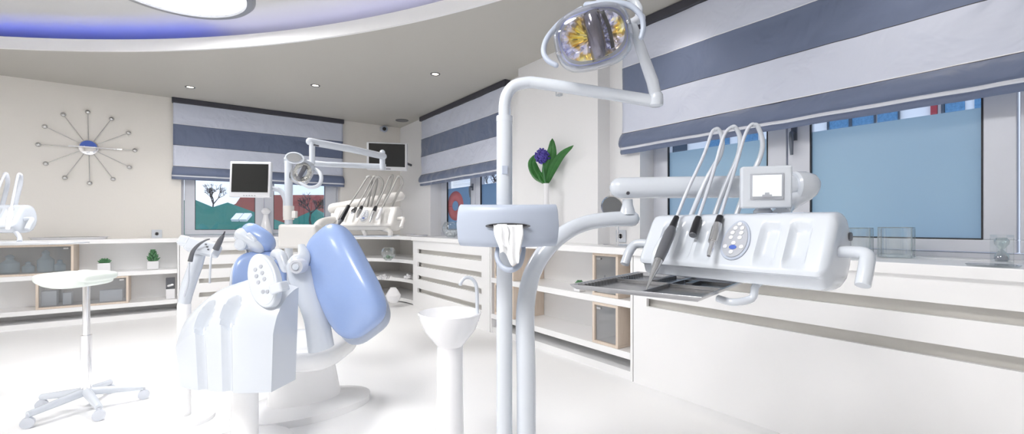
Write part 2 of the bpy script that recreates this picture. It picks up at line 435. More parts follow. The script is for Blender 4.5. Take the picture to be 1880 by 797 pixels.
# red ring on the far window's film, small ring seen in the near window's film
b = bm_(); c = PB(836, 378, PB_F + .003)
ring = [(math.cos(2 * PI * k / 32), math.sin(2 * PI * k / 32)) for k in range(33)]
surf(b, lambda u, v: (c.x, c.y + math.cos(2 * PI * u) * (.09 + .14 * v), c.z + math.sin(2 * PI * u) * (.07 + .14 * v)), 40, 2)
single('window_sticker', b, 'redfilm', 'red ring sticker on the frosted pane of the far right-hand window', 'sticker', solid=.001)

# ---------------------------------------------------------------- roman blinds
def blind(name, mp, a0, a1, label, seed):
    r = root('roman_blind', mp((a0 + a1) / 2, 0, HC), label, 'blind', 'striped roman blinds')
    b = bm_(); p, q = mp(a0 - .012, .0, 2.685), mp(a1 + .012, -.075, HC - .003)
    box(b, [min(p[i], q[i]) for i in range(3)], [max(p[i], q[i]) for i in range(3)]); part('headrail', b, 'rail', r, False, .004)
    b = bm_(); L = a1 - a0; n = int(L * 34)
    zs = []
    for k in range(46): zs.append((2.70 - (2.70 - 1.87) * k / 45, 0))
    def disp(a, z):
        v = noise.noise(Vector((a * 2.2 + seed, z * 5, seed))) * .012 + noise.noise(Vector((a * 6 + seed, z * 9 + a * 7, seed * 2))) * .006
        for zz in (2.41, 2.14, 1.87):
            v += .004 * math.exp(-((z - zz) / .012) ** 2)
        return v
    prof = [(z, -.045) for z, _ in zs]
    fold = [(1.866, -.047), (1.855, -.060), (1.835, -.074), (1.81, -.083), (1.785, -.086), (1.765, -.080), (1.755, -.066), (1.752, -.058), (1.744, -.062), (1.736, -.060), (1.733, -.058), (1.722, -.064), (1.708, -.062), (1.70, -.054), (1.702, -.045), (1.72, -.035)]
    allp = prof + fold; nf = len(prof)
    grid = []
    for i in range(n + 1):
        a = a0 + L * i / n; col = []
        for j, (z, t) in enumerate(allp):
            w = disp(a, z) * (1 if j < nf else 1.4)
            if j >= nf:
                w += noise.noise(Vector((a * 6 + seed, 3, j * .05))) * .010
            e = -.014 * min(1, max(0, (j - nf) / 5)) if i == 0 else (.014 * min(1, max(0, (j - nf) / 5)) if i == n else 0)
            zz = z + (noise.noise(Vector((a * 1.3 + seed, 7, 1))) * .004 if j > nf + 7 else 0)
            col.append(b.verts.new(mp(a + e, t - w, zz)))
        grid.append(col)
    for i in range(n):
        for j in range(len(allp) - 1): b.faces.new((grid[i][j], grid[i + 1][j], grid[i + 1][j + 1], grid[i][j + 1]))
    part('fabric', b, 'blind', r, True, 0, .0015)
    b = bm_(); p, q = mp(a0 + .01, -.030, 1.712), mp(a1 - .01, -.036, 1.735)
    box(b, [min(p[i], q[i]) for i in range(3)], [max(p[i], q[i]) for i in range(3)]); part('bottom_bar', b, 'rail', r, False)
    return r
blind('b1', lambda a, t, z: (a, AY + t, z), -.065, 2.055, 'grey striped roman blind on the back wall, over the window with rooftops', 1.3)
blind('b2', lambda a, t, z: (BX + t, a, z), 4.16, 6.39, 'grey striped roman blind on the side wall beside the corner television', 5.1)
blind('b3', lambda a, t, z: (BX + t, a, z), -1.6, 2.50, 'largest striped roman blind, hanging over the near frosted window', 9.7)

# ---------------------------------------------------------------- ceiling fittings
def ceiling_lamp(x, y, R, label, power):
    z = 2.84
    r = root('ceiling_lamp', (x, y, HT), label, 'ceiling lamp', 'round ceiling lamps')
    T = TR(x, y, z)
    b = bm_(); lathe(b, [(R - .075, .012), (R - .06, 0), (R - .02, .0), (R, .02), (R, .08), (R - .03, .1), (R - .075, .1), (R - .075, .012)], T, 64)
    part('rim', b, 'lampring', r)
    b = bm_(); prism(b, [((R - .078) * math.cos(2 * PI * k / 40), (R - .078) * math.sin(2 * PI * k / 40)) for k in range(40)], .014, .04, T)
    part('diffuser', b, emit_mat('lamp_diffuser_glow', (1, .985, .975), power / (PI * PI * (R - .078) ** 2)), r, False)
    b = bm_(); lathe(b, [(R - .09, .101), (R - .09, HT - z - .001)], T, 40); part('mount', b, 'lam', r)
ceiling_lamp(-.03, 4.14, .52, 'large round glowing ceiling lamp with grey rim in the blue recess', 47)
ceiling_lamp(-.6, .9, .52, 'unseen round ceiling lamp added to brighten the near floor', 60)  # out of view, added to light the foreground floor
ceiling_lamp(-2.6, 2.8, .52, 'unseen round ceiling lamp added at the left for more room light', 40)  # another lamp added out of view to raise the room light
def downlight(x, y, label, power=14):
    r = root('downlight', (x, y, HC), label, 'downlight', 'recessed ceiling downlights')
    b = bm_(); T = TR(x, y, HC)
    lathe(b, [(.034, .004), (.036, -.004), (.05, -.006), (.054, -.001), (.054, .004), (.034, .004)], T, 28); part('trim_ring', b, 'tool', r)
    b = bm_(); lathe(b, [(0, .0), (.034, .0), (.034, .003), (0, .003)], T, 20); bmesh.ops.remove_doubles(b, verts=b.verts, dist=1e-6); part('bulb', b, 'bulb', r)
    L = bpy.data.lights.new('downlight_spot', 'SPOT'); L.energy = power; L.spot_size = math.radians(105); L.spot_blend = .8; L.color = (1, .93, .84); L.shadow_soft_size = .05
    o = bpy.data.objects.new('downlight_spot', L); COL.objects.link(o); o.location = (x, y, HC - .02)
for px, py, lb in ((349, 160, 'small round downlight above the left end of the rooftop window blind'), (579, 157, 'small round downlight, middle one of the row of three'), (799, 136, 'small round downlight nearest the side wall blind')):
    p = PZ(px, py, HC); downlight(p.x, p.y, lb, 16)
for (x, y), lb in (((2.7, 1.9), 'unseen small downlight added above the near frosted window'), ((2.72, .6), 'unseen small downlight added above the near worktop')):
    downlight(x, y, lb, 9)  # extra downlights beyond the frame, added to brighten the floor
p = PZ(738, 221, HC)
r = root('ceiling_speaker', (p.x, p.y, HC), 'round grey speaker grille in the ceiling near the corner', 'speaker')
b = bm_(); lathe(b, [(0, -.006), (.085, -.006), (.09, -.003), (.09, .002), (0, .002)], TR(p.x, p.y, HC), 32); bmesh.ops.remove_doubles(b, verts=b.verts, dist=1e-6); part('grille', b, 'grille', r)
b = bm_(); lathe(b, [(.09, -.003), (.093, -.008), (.1, -.006), (.102, .001), (.09, .001)], TR(p.x, p.y, HC), 32, cap=False); part('trim_ring', b, 'tool', r)
p = PA(705, 237, AY - .06)
r = root('security_camera', (p.x, AY, p.z), 'small white dome security camera high on the wall near the corner', 'camera')
b = bm_(); box(b, (p.x - .05, AY - .03, p.z - .03), (p.x + .05, AY - .001, p.z + .04)); part('bracket', b, 'plastic', r, False, .006)
b = bm_(); sphere(b, (p.x, AY - .075, p.z), .055); part('housing', b, 'matte', r)
b = bm_(); T = Matrix.Translation((p.x, AY - .075, p.z)) @ Vector((0, 0, 1)).rotation_difference((W(705, 300, 0.) - Vector((p.x, AY - .075, p.z))).normalized()).to_matrix().to_4x4()
lathe(b, [(0, .045), (.026, .045), (.03, .055), (.022, .06), (0, .058)], T, 20); bmesh.ops.remove_doubles(b, verts=b.verts, dist=1e-6); part('lens', b, 'black', r)

# ---------------------------------------------------------------- wall clock
cc = PA(163, 271, AY - .02)
r = root('wall_clock', cc, 'starburst wall clock with chrome rods tipped by small balls', 'clock')
T = Matrix.Translation(cc) @ Matrix.Rotation(PI / 2, 4, 'X')      # local z towards the room
b = bm_(); lathe(b, [(0, .028), (.07, .03), (.088, .02), (.092, 0), (.092, -.018), (0, -.018)], T, 40); bmesh.ops.remove_doubles(b, verts=b.verts, dist=1e-6)
part('dial', b, 'chrome', r)
b = bm_(); prism(b, [(.078 * math.cos(a), .078 * math.sin(a)) for a in [PI * .04 + PI * .92 * k / 20 for k in range(21)]], .029, .031, T); part('dial_face', b, 'blue_ink', r, label='blue upper half of the dial')
for k in range(12):
    a = k * PI / 6 + .02; rr = .40
    d = Vector((math.cos(a), math.sin(a), 0))
    b = bm_(); tube(b, [d * .08, d * rr], .0042, 8, T)
    rod = part('rod', b, 'steel', r)
    b = bm_(); sphere(b, T @ (d * (rr + .02)), .026, 10); part('ball', b, 'steel', rod)
b = bm_(); box(b, (-.01, -.006, .034), (.3, .006, .037), T); box(b, (-.12, -.008, .034), (0, .008, .037), T); part('hand', b, 'chrome', r, False)
b = bm_(); box(b, (-.17, -.007, .039), (.07, .007, .042), T); part('hand', b, 'ceramic', r, False)

# ---------------------------------------------------------------- television in the corner
c = W(711, 287, 6.35)
r = root('wall_television', c, 'small silver framed television mounted high in the room corner', 'television')
T = frame(c, roll=-1.0, yaw=7, pitch=8)
b = bm_(); cbox(b, (0, -.005, 0), (.555, .39, .05), T); part('housing', b, 'tvframe', r, False, .018)
b = bm_(); cbox(b, (0, .014, .0262), (.49, .315, .006), T); part('screen', b, 'screen', r, False, .002)
b = bm_(); cbox(b, (0, -.175, .028), (.10, .012, .004), T); part('badge', b, 'tool', r, False)
b = bm_(); cbox(b, (0, 0, -.045), (.34, .26, .05), T); tube(b, [T @ Vector((0, 0, -.06)), T @ Vector((.0, .0, -.3)), Vector((BX - .005, AY - .45, c.z))], .02); part('wall_bracket', b, 'darkmetal', r, False, .004)

# ---------------------------------------------------------------- sockets
def socket(p, nrm, label):
    r = root('power_socket', p, label, 'socket', 'white wall sockets')
    T = Matrix.Translation(p) @ (Matrix.Rotation(PI / 2, 4, 'X') if nrm == 'A' else Matrix.Rotation(-PI / 2, 4, 'Y') @ Matrix.Rotation(-PI / 2, 4, 'Z'))
    b = bm_(); cbox(b, (0, 0, .006), (.105, .105, .012), T); part('plate', b, 'plastic', r, False, .004)
    b = bm_(); lathe(b, [(.026, .0125), (.026, .0135), (.02, .0135), (.02, .0125)], T, 20)
    lathe(b, [(.004, .0125), (.004, .0137)], T @ TR(-.01), 8); lathe(b, [(.004, .0125), (.004, .0137)], T @ TR(.01), 8); part('outlet', b, 'button', r)
p = PA(288, 433, AY); p.z = 1.0; socket(p, 'A', 'white wall socket on the back wall just above the worktop, under the clock side')
p = PB(1141, 433, BX); p.z = 1.02; socket(p, 'B', 'white wall socket behind the round makeup mirror')

# ================================================================ WORKTOPS AND SHELVING
ZT = .95; ZS = (.57, .20)
FA, FB = 6.93, 2.60       # front planes
XR = 1.76                 # radiator box end on the back wall / start of the corner curve
YC = 5.86                 # end of the corner curve on the right wall
arc = []
for k in range(25):
    t = PI / 2 * k / 24
    arc.append((XR + (FB - XR) * math.sin(t), YC + (FA - YC) * math.cos(t)))
b = bm_(); prism(b, [(LX, AY - .002), (LX, FA - .03), (XR, FA - .03)] + [(x - .01, y - .02) for x, y in arc[1:-1]] + [(FB - .03, YC), (FB - .03, -1.6), (BX - .002, -1.6), (BX - .002, AY - .002)], ZT - .05, ZT)
# worktop: the window recess sills join it
single('worktop', b, 'lam', 'continuous white worktop running round under all the windows', 'worktop', smooth=False, bevel=.004)
b = bm_(); box(b, (.025, AY - .001, ZT - .02), (2.025, AY + .119, ZT + .002)); o = struct('window_sill', b, 'lam')
b = bm_(); box(b, (BX - .001, -1.44, ZT - .02), (PB_F - .02, 2.355, ZT + .002)); struct('window_sill', b, 'lam')
b = bm_(); box(b, (BX - .001, 4.155, ZT - .02), (PB_F - .02, 6.165, ZT + .002)); struct('window_sill', b, 'lam')
# open shelves on the back wall
def shelf_unit(lo, hi, front, axis, label, divs):
    """axis 'A': along x at the back wall, 'B': along y at the right wall"""
    def P(a, t, z): return (a, AY - .004 - t, z) if axis == 'A' else (BX - .004 - t, a, z)
    dep = (AY - FA) if axis == 'A' else (BX - FB)
    def bx(bm, a0, a1, t0, t1, z0, z1):
        p, q = P(a0, t0, z0), P(a1, t1, z1); box(bm, [min(p[i], q[i]) for i in range(3)], [max(p[i], q[i]) for i in range(3)])
    r = root('shelf_unit', P((lo + hi) / 2, dep / 2, 0), label, 'shelves', 'open shelves under the worktop')
    b = bm_(); bx(b, lo, hi, 0, .015, 0, ZT - .051); part('back_panel', b, 'lam', r, False)
    for zt in ZS:
        b = bm_(); bx(b, lo + .021, hi - .021, .016, dep - .004, zt - .05, zt); part('shelf', b, 'lam', r, False, .002)
    for a in (lo, hi - .02):
        b = bm_(); bx(b, a, a + .02, .016, dep - .004, 0, ZT - .051); part('side_panel', b, 'lam', r, False, .002)
    b = bm_(); bx(b, lo + .021, hi - .021, .03, dep - .02, 0, .06); part('plinth', b, 'lam', r, False)
    return P
PSA = shelf_unit(LX + .01, .0, 0, 'A', 'long white open shelf unit under the clock wall worktop', [])
PSB = shelf_unit(2.10, 3.93, 0, 'B', 'white open shelf unit below the purple flower vase', [])
# oak framed glass-door cabinets inside the shelves
def oak_cabinet(P, dep, a0, a1, z0, z1, label, glass=True, back='lam'):
    def bx(bm, a0, a1, t0, t1, z0, z1):
        p, q = P(a0, t0, z0), P(a1, t1, z1); box(bm, [min(p[i], q[i]) for i in range(3)], [max(p[i], q[i]) for i in range(3)])
    w = .022; t1 = dep - .002
    r = root('oak_cabinet', P((a0 + a1) / 2, dep / 2, z0), label, 'cabinet', 'pale oak box cabinets in the shelves')
    b = bm_(); bx(b, a0, a1, .02, t1, z0 + .001, z0 + w); bx(b, a0, a1, .02, t1, z1 - w, z1 - .002); bx(b, a0, a0 + w, .02, t1, z0 + w, z1 - w); bx(b, a1 - w, a1, .02, t1, z0 + w, z1 - w); bx(b, a0 + w, a1 - w, .02, .03, z0 + w, z1 - w)
    part('body', b, 'oak', r, False, .002)
    if glass:
        b = bm_(); bx(b, a0 + w + .002, a1 - w - .002, t1 - .02, t1 - .015, z0 + w + .002, z1 - w - .002); d = part('glass_door', b, 'smoked', r, False)
        b = bm_(); bx(b, a1 - w - .06, a1 - w - .02, t1 - .014, t1 - .004, z1 - w - .03, z1 - w - .015); part('handle', b, 'steel', d, False)
    return r
DA, DB = AY - FA - .004, BX - FB - .004
xa = PA(135, 455, FA).x; xb = PA(65, 515, FA).x; xc = PA(236, 515, FA).x
oak_cabinet(PSA, DA, -2.30, xa, ZS[0], ZT - .05, 'long oak cabinet with smoked glass front right below the worktop, under the clock')
oak_cabinet(PSA, DA, xb, xc, ZS[1], ZS[0] - .05, 'oak cabinet with glass front on the lower shelf, behind the stool')
ya = PB(1134, 468, FB).y; yb = PB(1087, 468, FB).y; yd = PB(942, 468, FB).y
oak_cabinet(PSB, DB, ya, yb, ZS[0], ZT - .05, 'small square oak cabinet with glass front beside the little cactus pot')
oak_cabinet(PSB, DB, ya, yb, ZS[1], ZS[0] - .05, 'small oak cabinet on the lower shelf left of the near radiator cover')
oak_cabinet(PSB, DB, yd, 3.86, ZS[0], ZT - .05, 'tall oak cabinet behind the lamp post, upper one')
oak_cabinet(PSB, DB, yd, 3.86, ZS[1], ZS[0] - .05, 'tall oak cabinet behind the lamp post, lower one')
# radiator covers with slots
def rad_cover(axis, lo, hi, label, slots, s0, s1):
    def P(a, t, z): return (a, AY - .004 - t, z) if axis == 'A' else (BX - .004 - t, a, z)
    dep = (AY - FA) if axis == 'A' else (BX - FB)
    def bx(bm, a0, a1, t0, t1, z0, z1):
        p, q = P(a0, t0, z0), P(a1, t1, z1); box(bm, [min(p[i], q[i]) for i in range(3)], [max(p[i], q[i]) for i in range(3)])
    r = root('radiator_cover', P((lo + hi) / 2, dep / 2, 0), label, 'radiator cover', 'slotted white radiator covers')
    b = bm_(); t0, t1 = dep - .03, dep - .004; top = ZT - .051
    bx(b, lo, s0, t0, t1, 0, top); bx(b, s1, hi, t0, t1, 0, top)
    z = top
    for c in slots:
        bx(b, s0, s1, t0, t1, c + .028, z); z = c - .028
    bx(b, s0, s1, t0, t1, 0, z)
    part('front_panel', b, 'lam', r, False)
    for aa in (lo, hi - .02):
        b = bm_(); bx(b, aa, aa + .02, 0, t0 - .001, 0, top); part('side_panel', b, 'lam', r, False)
    b = bm_(); n = 4
    bx(b, lo + .06, hi - .06, .04, dep - .06, .12, .84); part('radiator', b, 'slot', r, False, .01)
SL = [.757, .582, .407, .232]
rad_cover('A', .004, XR - .01, 'white slotted radiator cover under the rooftop window', SL, .20, XR - .12)
rad_cover('B', 3.94, YC, 'white slotted radiator cover below the far side window with the red ring', SL, 4.10, 5.72)
rad_cover('B', -1.6, 2.09, 'white slotted radiator cover under the big frosted window', SL[:2], -1.4, 1.98)
# curved corner shelves
r = root('corner_shelf_unit', (2.5, 6.7, 0), 'curved white open corner shelves under the television', 'shelves')
for zt in (.62, .35, .07):
    b = bm_(); prism(b, [(XR + .002, AY - .02)] + [(x, y) for x, y in arc] + [(BX - .02, YC + .004), (BX - .02, AY - .02)], zt - .05, zt); part('shelf', b, 'lam', r, False, .002)
b = bm_(); box(b, (XR, AY - .018, 0), (BX - .004, AY - .004, ZT - .051)); box(b, (BX - .018, YC + .004, 0), (BX - .004, AY - .019, ZT - .051)); part('back_panel', b, 'cream', r, False)

# ================================================================ SMALL ITEMS
def pot_plant(px, py, w, kind, label, on):
    p = on(px, py)
    r = root('potted_plant', p, label, 'plant', 'small succulents on the shelves')
    b = bm_(); s = w / 2
    vs = box(b, (p.x - s, p.y - s, p.z), (p.x + s, p.y + s, p.z + w * .85)); part('pot', b, 'ceramic', r, False, .006)
    b = bm_()
    if kind == 'tall':
        for lv in range(6):
            for k in range(5):
                a = k * 2 * PI / 5 + lv * .6; h = p.z + w * .85 + lv * w * .22; L = w * (.62 - lv * .08)
                tube(b, [(p.x, p.y, h), (p.x + math.cos(a) * L * .6, p.y + math.sin(a) * L * .6, h + L * .25), (p.x + math.cos(a) * L, p.y + math.sin(a) * L, h + L * .6)], [w * .06, w * .13, w * .02], 6)
        tube(b, [(p.x, p.y, p.z + w * .8), (p.x, p.y, p.z + w * 2.1)], w * .05, 6)
    else:
        for lv in range(3):
            for k in range(8):
                a = k * PI / 4 + lv * .4; h = p.z + w * .85; L = w * (.55 - lv * .14)
                tube(b, [(p.x, p.y, h), (p.x + math.cos(a) * L * .6, p.y + math.sin(a) * L * .6, h + w * (.1 + lv * .1)), (p.x + math.cos(a) * L, p.y + math.sin(a) * L, h + w * (.22 + lv * .12))], [w * .08, w * .13, w * .02], 6)
    part('foliage', b, 'succ', r)
def onA(px, py, z, back=.18):
    q = PA(px, py, FA + back); q.z = z + .001; return q
def onB(px, py, z, back=.12):
    q = PB(px, py, FB + back); q.z = z + .001; return q
pot_plant(192, 498, .115, 'low', 'low spreading succulent in a square white pot, above the stool seat', lambda a, c: onA(a, c, ZS[0]))
pot_plant(281, 495, .115, 'tall', 'tall pointed succulent in a square white pot on the clock wall shelf', lambda a, c: onA(a, c, ZS[0]))
pot_plant(1064, 530, .07, 'low', 'small cactus in a square white pot beside the oak cabinet', lambda a, c: onB(a, c, ZS[0], .05))
# jars behind the smoked glass
for px, rr, h in ((18, .075, .20), (52, .05, .12), (84, .07, .24), (110, .05, .13)):
    q = onA(px, 500, ZS[0] + .022, .2)
    r = root('glass_jar', q, 'blue-green jar inside the oak cabinet, ' + {18: 'leftmost and broad', 52: 'low one near the left', 84: 'the tallest', 110: 'low one near the right end'}[px], 'jar', 'jars behind the smoked glass')
    b = bm_(); T = Matrix.Translation(q); lathe(b, [(rr * .8, 0), (rr, .01), (rr, h * .55), (rr * .45, h * .72), (rr * .4, h * .82)], T, 20); part('body', b, 'bluejar', r)
    b = bm_(); lathe(b, [(rr * .45, h * .821), (rr * .5, h * .9), (rr * .2, h), (0.001, h * 1.02)], T, 16); part('stopper', b, 'bluejar', r)
for px, w, h, lb in ((92, .12, .16, 'white carton on the lower shelf cabinet, left of the stool pole'), (125, .07, .13, 'narrow white carton in the lower oak cabinet beside the stool pole'), (205, .20, .13, 'wide white carton in the lower oak cabinet, right of the stool pole')):
    q = onA(px, 545, ZS[1] + .022, .17); b = bm_(); box(b, (q.x - w / 2, q.y - .06, q.z), (q.x + w / 2, q.y + .06, q.z + h))
    single('carton', b, 'lam', lb, 'box', 'cartons in the lower cabinet', smooth=False, bevel=.002)
q = onA(313, 540, ZS[1], .12)
r = root('photo_block', q, 'small white block with a dark picture panel on the lower shelf end', 'ornament')
b = bm_(); box(b, (q.x - .045, q.y - .04, q.z), (q.x + .045, q.y + .04, q.z + .12)); part('base', b, 'ceramic', r, False, .004)
b = bm_(); box(b, (q.x - .045, q.y - .02, q.z + .121), (q.x + .045, q.y + .02, q.z + .26)); part('picture', b, 'tool', r, False, .004)
b = bm_(); tube(b, [(q.x - .02, q.y - .03, q.z + .16), (q.x + .02, q.y - .03, q.z + .17)], .014, 8, round_ends=True); part('motif', b, 'ceramic', r)
# small bottles in the near oak cabinet
for k, px in enumerate((1098, 1104, 1110, 1117, 1123)):
    q = onB(px, 530, ZS[0] + .022, .12); hh = .10 + .012 * (k % 3)
    r = root('small_bottle', q, 'small white capped bottle in the oak cabinet below the mirror, ' + ('first', 'second', 'third', 'fourth', 'fifth')[k] + ' from the left', 'bottle', 'bottles in the small oak cabinet')
    b = bm_(); T = Matrix.Translation(q); lathe(b, [(.014, 0), (.015, .005), (.015, hh * .7), (.008, hh * .78)], T, 14); part('body', b, 'ceramic', r)
    b = bm_(); lathe(b, [(.009, hh * .781), (.009, hh)], T, 12); part('cap', b, 'tool', r)
# corner shelf ornaments
q = W(713, 473, 6.3); q.z = .621
r = root('glass_bowl', q, 'round clear glass bowl with green filling on the upper corner shelf', 'bowl')
T = Matrix.Translation(q); b = bm_(); R0 = .10
lathe(b, [(.001, 0), (.04, 0)] + [(R0 * math.sin(t), R0 - R0 * math.cos(t)) for t in [.45 + k * .2 for k in range(11)]], T, 28, cap=False); part('bowl', b, 'glass', r, solid=.002)
b = bm_()
for k in range(26):
    a = random.uniform(0, 6.28); rr = random.uniform(0, .06); sphere(b, (q.x + rr * math.cos(a), q.y + rr * math.sin(a), q.z + .03 + random.uniform(0, .03)), .012, 5)
part('filling', b, 'succ', r)
def crystals(px, py, d, z, n, s, label):
    q = W(px, py, d); q.z = z + .001; b = bm_()
    for k in range(n):
        a = random.uniform(0, 6.28); rr = random.uniform(0, s); h = random.uniform(.012, .075) * (1 - .5 * rr / s)
        c = Vector((q.x + rr * math.cos(a), q.y + rr * math.sin(a), q.z + h)); sz = .018
        T = Matrix.Translation(c) @ Euler((random.random() * 3, random.random() * 3, random.random() * 3)).to_matrix().to_4x4()
        lathe(b, [(0.001, -sz), (sz * .8, 0), (0.001, sz)], T, 5)
    sphere(b, (q.x, q.y, q.z + .022), .022, 6, (2.5, 2.5, 1))
    single('crystal_cluster', b, 'glassy', label, 'ornament', 'crystal clusters on the corner shelves', smooth=False)
M['glassy'] = mat('crystal_white', (.82, .82, .84), .08, 0, 0, 5, .02, .8)
crystals(706, 510, 6.35, .35, 60, .09, 'larger white crystal cluster on the lower corner shelf')
crystals(748, 515, 6.4, .35, 26, .05, 'small white crystal cluster at the right end of the corner shelf')
q = W(722, 560, 6.1); q.z = .071
b = bm_(); T = Matrix.Translation(q); lathe(b, [(.05, 0), (.09, .04), (.1, .10), (.06, .17), (.035, .2)], T, 24); single('ceramic_vase', b, 'ceramic', 'rounded white vase on the bottom corner shelf', 'vase')
# silver trays on the worktop
def steel_tray(c, lx, ly, rz, label):
    r = root('steel_tray', c, label, 'tray', 'polished steel trays on the worktop')
    T = Matrix.Translation(c) @ Matrix.Rotation(rz, 4, 'Z'); b = bm_()
    def fn(sx, sy, z): return [(sx * (abs(math.cos(t)) ** .4) * math.copysign(1, math.cos(t)), sy * (abs(math.sin(t)) ** .4) * math.copysign(1, math.sin(t)), z) for t in [2 * PI * (k + .5) / 40 for k in range(40)]]
    rings = [[b.verts.new(T @ Vector(p)) for p in fn(lx * s, ly * s, z)] for s, z in ((.9, .004), (.92, .006), (.96, .024), (1.0, .028), (1.0, .025), (.95, .018), (.90, 0))]
    for A, B in zip(rings, rings[1:]):
        for k in range(40): b.faces.new((A[k], A[(k + 1) % 40], B[(k + 1) % 40], B[k]))
    b.faces.new(rings[0]); b.faces.new(rings[-1][::-1])
    part('pan', b, 'chrome', r)
    return r
q = PA(130, 437, AY - .24); q.z = ZT + .001; steel_tray(q, .33, .13, 0, 'polished steel tray on the worktop below the wall clock')
q = PB(765, 430, 2.74); q.z = ZT + .001; steel_tray(q, .10, .22, 0, 'polished steel tray on the worktop by the far corner')
# glass bowl with white stones in the far side window
q = PB(828, 433, 2.84); q.z = ZT + .001
r = root('glass_bowl', q, 'clear glass bowl of white stones before the window with the red ring', 'bowl')
T = Matrix.Translation(q); b = bm_(); lathe(b, [(.001, 0), (.05, 0)] + [(.115 * math.sin(t), .115 - .115 * math.cos(t)) for t in [.5 + k * .19 for k in range(11)]], T, 28, cap=False); part('bowl', b, 'glass', r, solid=.002)
b = bm_()
for k in range(30):
    a = random.uniform(0, 6.28); rr = random.uniform(0, .06); sphere(b, (q.x + rr * math.cos(a), q.y + rr * math.sin(a), q.z + .025 + random.uniform(0, .05)), .017, 5)
part('stones', b, 'ceramic', r)
# white figure-bottle on the rooftop window sill
q = PA(488, 437, AY + .02); q.z = ZT + .003
r = root('ceramic_bottle', q, 'tall white ceramic bottle with a round stopper before the rooftop window', 'bottle')
T = Matrix.Translation(q); b = bm_(); lathe(b, [(.085, 0), (.088, .01), (.08, .08), (.055, .19), (.036, .27), (.032, .31)], T, 28); part('body', b, 'ceramic', r)
b = bm_(); lathe(b, [(.035, .311), (.06, .335), (.066, .36), (.05, .385), (.03, .40), (.001, .405)], T, 24); part('stopper', b, 'ceramic', r)
# purple flower vase
q = PB(1003, 445, 2.72); q.z = ZT + .001; D0 = (q - Vector((0, 0, q.z))).length
dd = q.x / _ray(1003)[0]
r = root('flower_vase', q, 'slim white vase with one purple globe flower and broad green leaves', 'vase')
T = Matrix.Translation(q); ztop = CAMZ - (337 - HY) / FOC * dd
hv = ztop - q.z
b = bm_(); lathe(b, [(.05, 0), (.052, .01), (.05, hv * .25), (.032, hv * .55), (.024, hv * .8), (.024, hv * .97), (.03, hv), (.024, hv * .995), (.02, hv * .8)], T, 24); part('vase', b, 'ceramic', r)
b = bm_(); tube(b, sm([PB(1003, 345, 2.72), PB(999, 320, 2.715), PB(996, 292, 2.70)], 5), .006, 8); stm = part('stem', b, 'succ', r)
fc = PB(996, 287, 2.70); b = bm_()
for k in range(150):
    t = math.acos(1 - 2 * (k + .5) / 150); ph = PI * (1 + 5 ** .5) * k
    d = Vector((math.sin(t) * math.cos(ph), math.sin(t) * math.sin(ph), math.cos(t)))
    L = random.uniform(.055, .082); T2 = Matrix.Translation(fc + d * L * .5) @ Vector((0, 0, 1)).rotation_difference(d).to_matrix().to_4x4()
    lathe(b, [(.003, -L * .5), (.004, L * .2), (.011, L * .42), (.002, L * .5)], T2, 5)
sphere(b, fc, .045, 8); part('blossom', b, 'purple', r)
def leaf(pts, wd, nm, tilt):
    b = bm_(); P = sm(pts, 5); n = len(P)
    for i in range(n):
        t = i / (n - 1); w = wd * (math.sin(PI * min(1, t * .9 + .06)) ** .8) * (1 - t * .25)
        if i == n - 1: w = .001
        dr = (P[min(i + 1, n - 1)] - P[max(i - 1, 0)]).normalized(); sd = dr.cross(FWD + RIGHT * tilt).normalized()
        up = dr.cross(sd).normalized() * w * .35
        row = [b.verts.new(P[i] - sd * w + up), b.verts.new(P[i]), b.verts.new(P[i] + sd * w + up)]
        if i:
            for k in range(2): b.faces.new((pr[k], pr[k + 1], row[k + 1], row[k]))
        pr = row
    part('leaf', b, 'leaf', r, solid=.003)
leaf([PB(1002, 337, 2.75), PB(986, 322, 2.75), PB(977, 300, 2.75), PB(984, 283, 2.75)], .055, 'l', 0)
leaf([PB(1004, 337, 2.75), PB(1006, 312, 2.75), PB(1013, 282, 2.75), PB(1014, 254, 2.75)], .062, 'l', .2)
leaf([PB(1004, 338, 2.75), PB(1014, 310, 2.75), PB(1030, 285, 2.75), PB(1053, 267, 2.75)], .045, 'l', -.3)
leaf([PB(1002, 338, 2.75), PB(995, 326, 2.75), PB(990, 315, 2.75)], .04, 'l', 0)
b = bm_(); p = PB(1030, 174, 2.865); box(b, (p.x - .03, p.y - .02, p.z - .015), (p.x - .0, p.y + .02, p.z + .008)); tube(b, sm([(p.x - .03, p.y, p.z), (p.x - .06, p.y, p.z - .02), (p.x - .06, p.y, p.z + .02)], 4), .005, 8)
single('wall_hook', b, 'plastic', 'small white hook high on the pillar above the flower', 'hook')
# makeup mirror on the worktop
q = PB(1134, 455, 2.80); q.z = ZT + .001; dm = q.x / _ray(1134)[0]
r = root('makeup_mirror', q, 'round tilting mirror on a chrome stand beside the wall socket', 'mirror')
b = bm_(); cbox(b, (q.x, q.y, q.z + .006), (.16, .16, .012)); part('base', b, 'chrome', r, False, .003)
mc = W(1124, 381, dm - .02)
b = bm_(); tube(b, [(q.x, q.y, q.z + .012), (q.x, q.y, mc.z - .02)], .008, 12); part('stand', b, 'chrome', r)
T = frame(mc, yaw=10, pitch=-12)
b = bm_(); lathe(b, [(0, .004), (.085, .004), (.085, .006), (.0, .006)], T, 36); bmesh.ops.remove_doubles(b, verts=b.verts, dist=1e-6); 
M['mirror'] = mat('mirror_glass', (.6, .63, .68), .03, 1.)
part('mirror_glass', b, 'mirror', r)
b = bm_(); lathe(b, [(.085, -.006), (.094, -.004), (.096, .003), (.094, .009), (.085, .007)], T, 36, cap=False); part('mirror_rim', b, 'chrome', r)
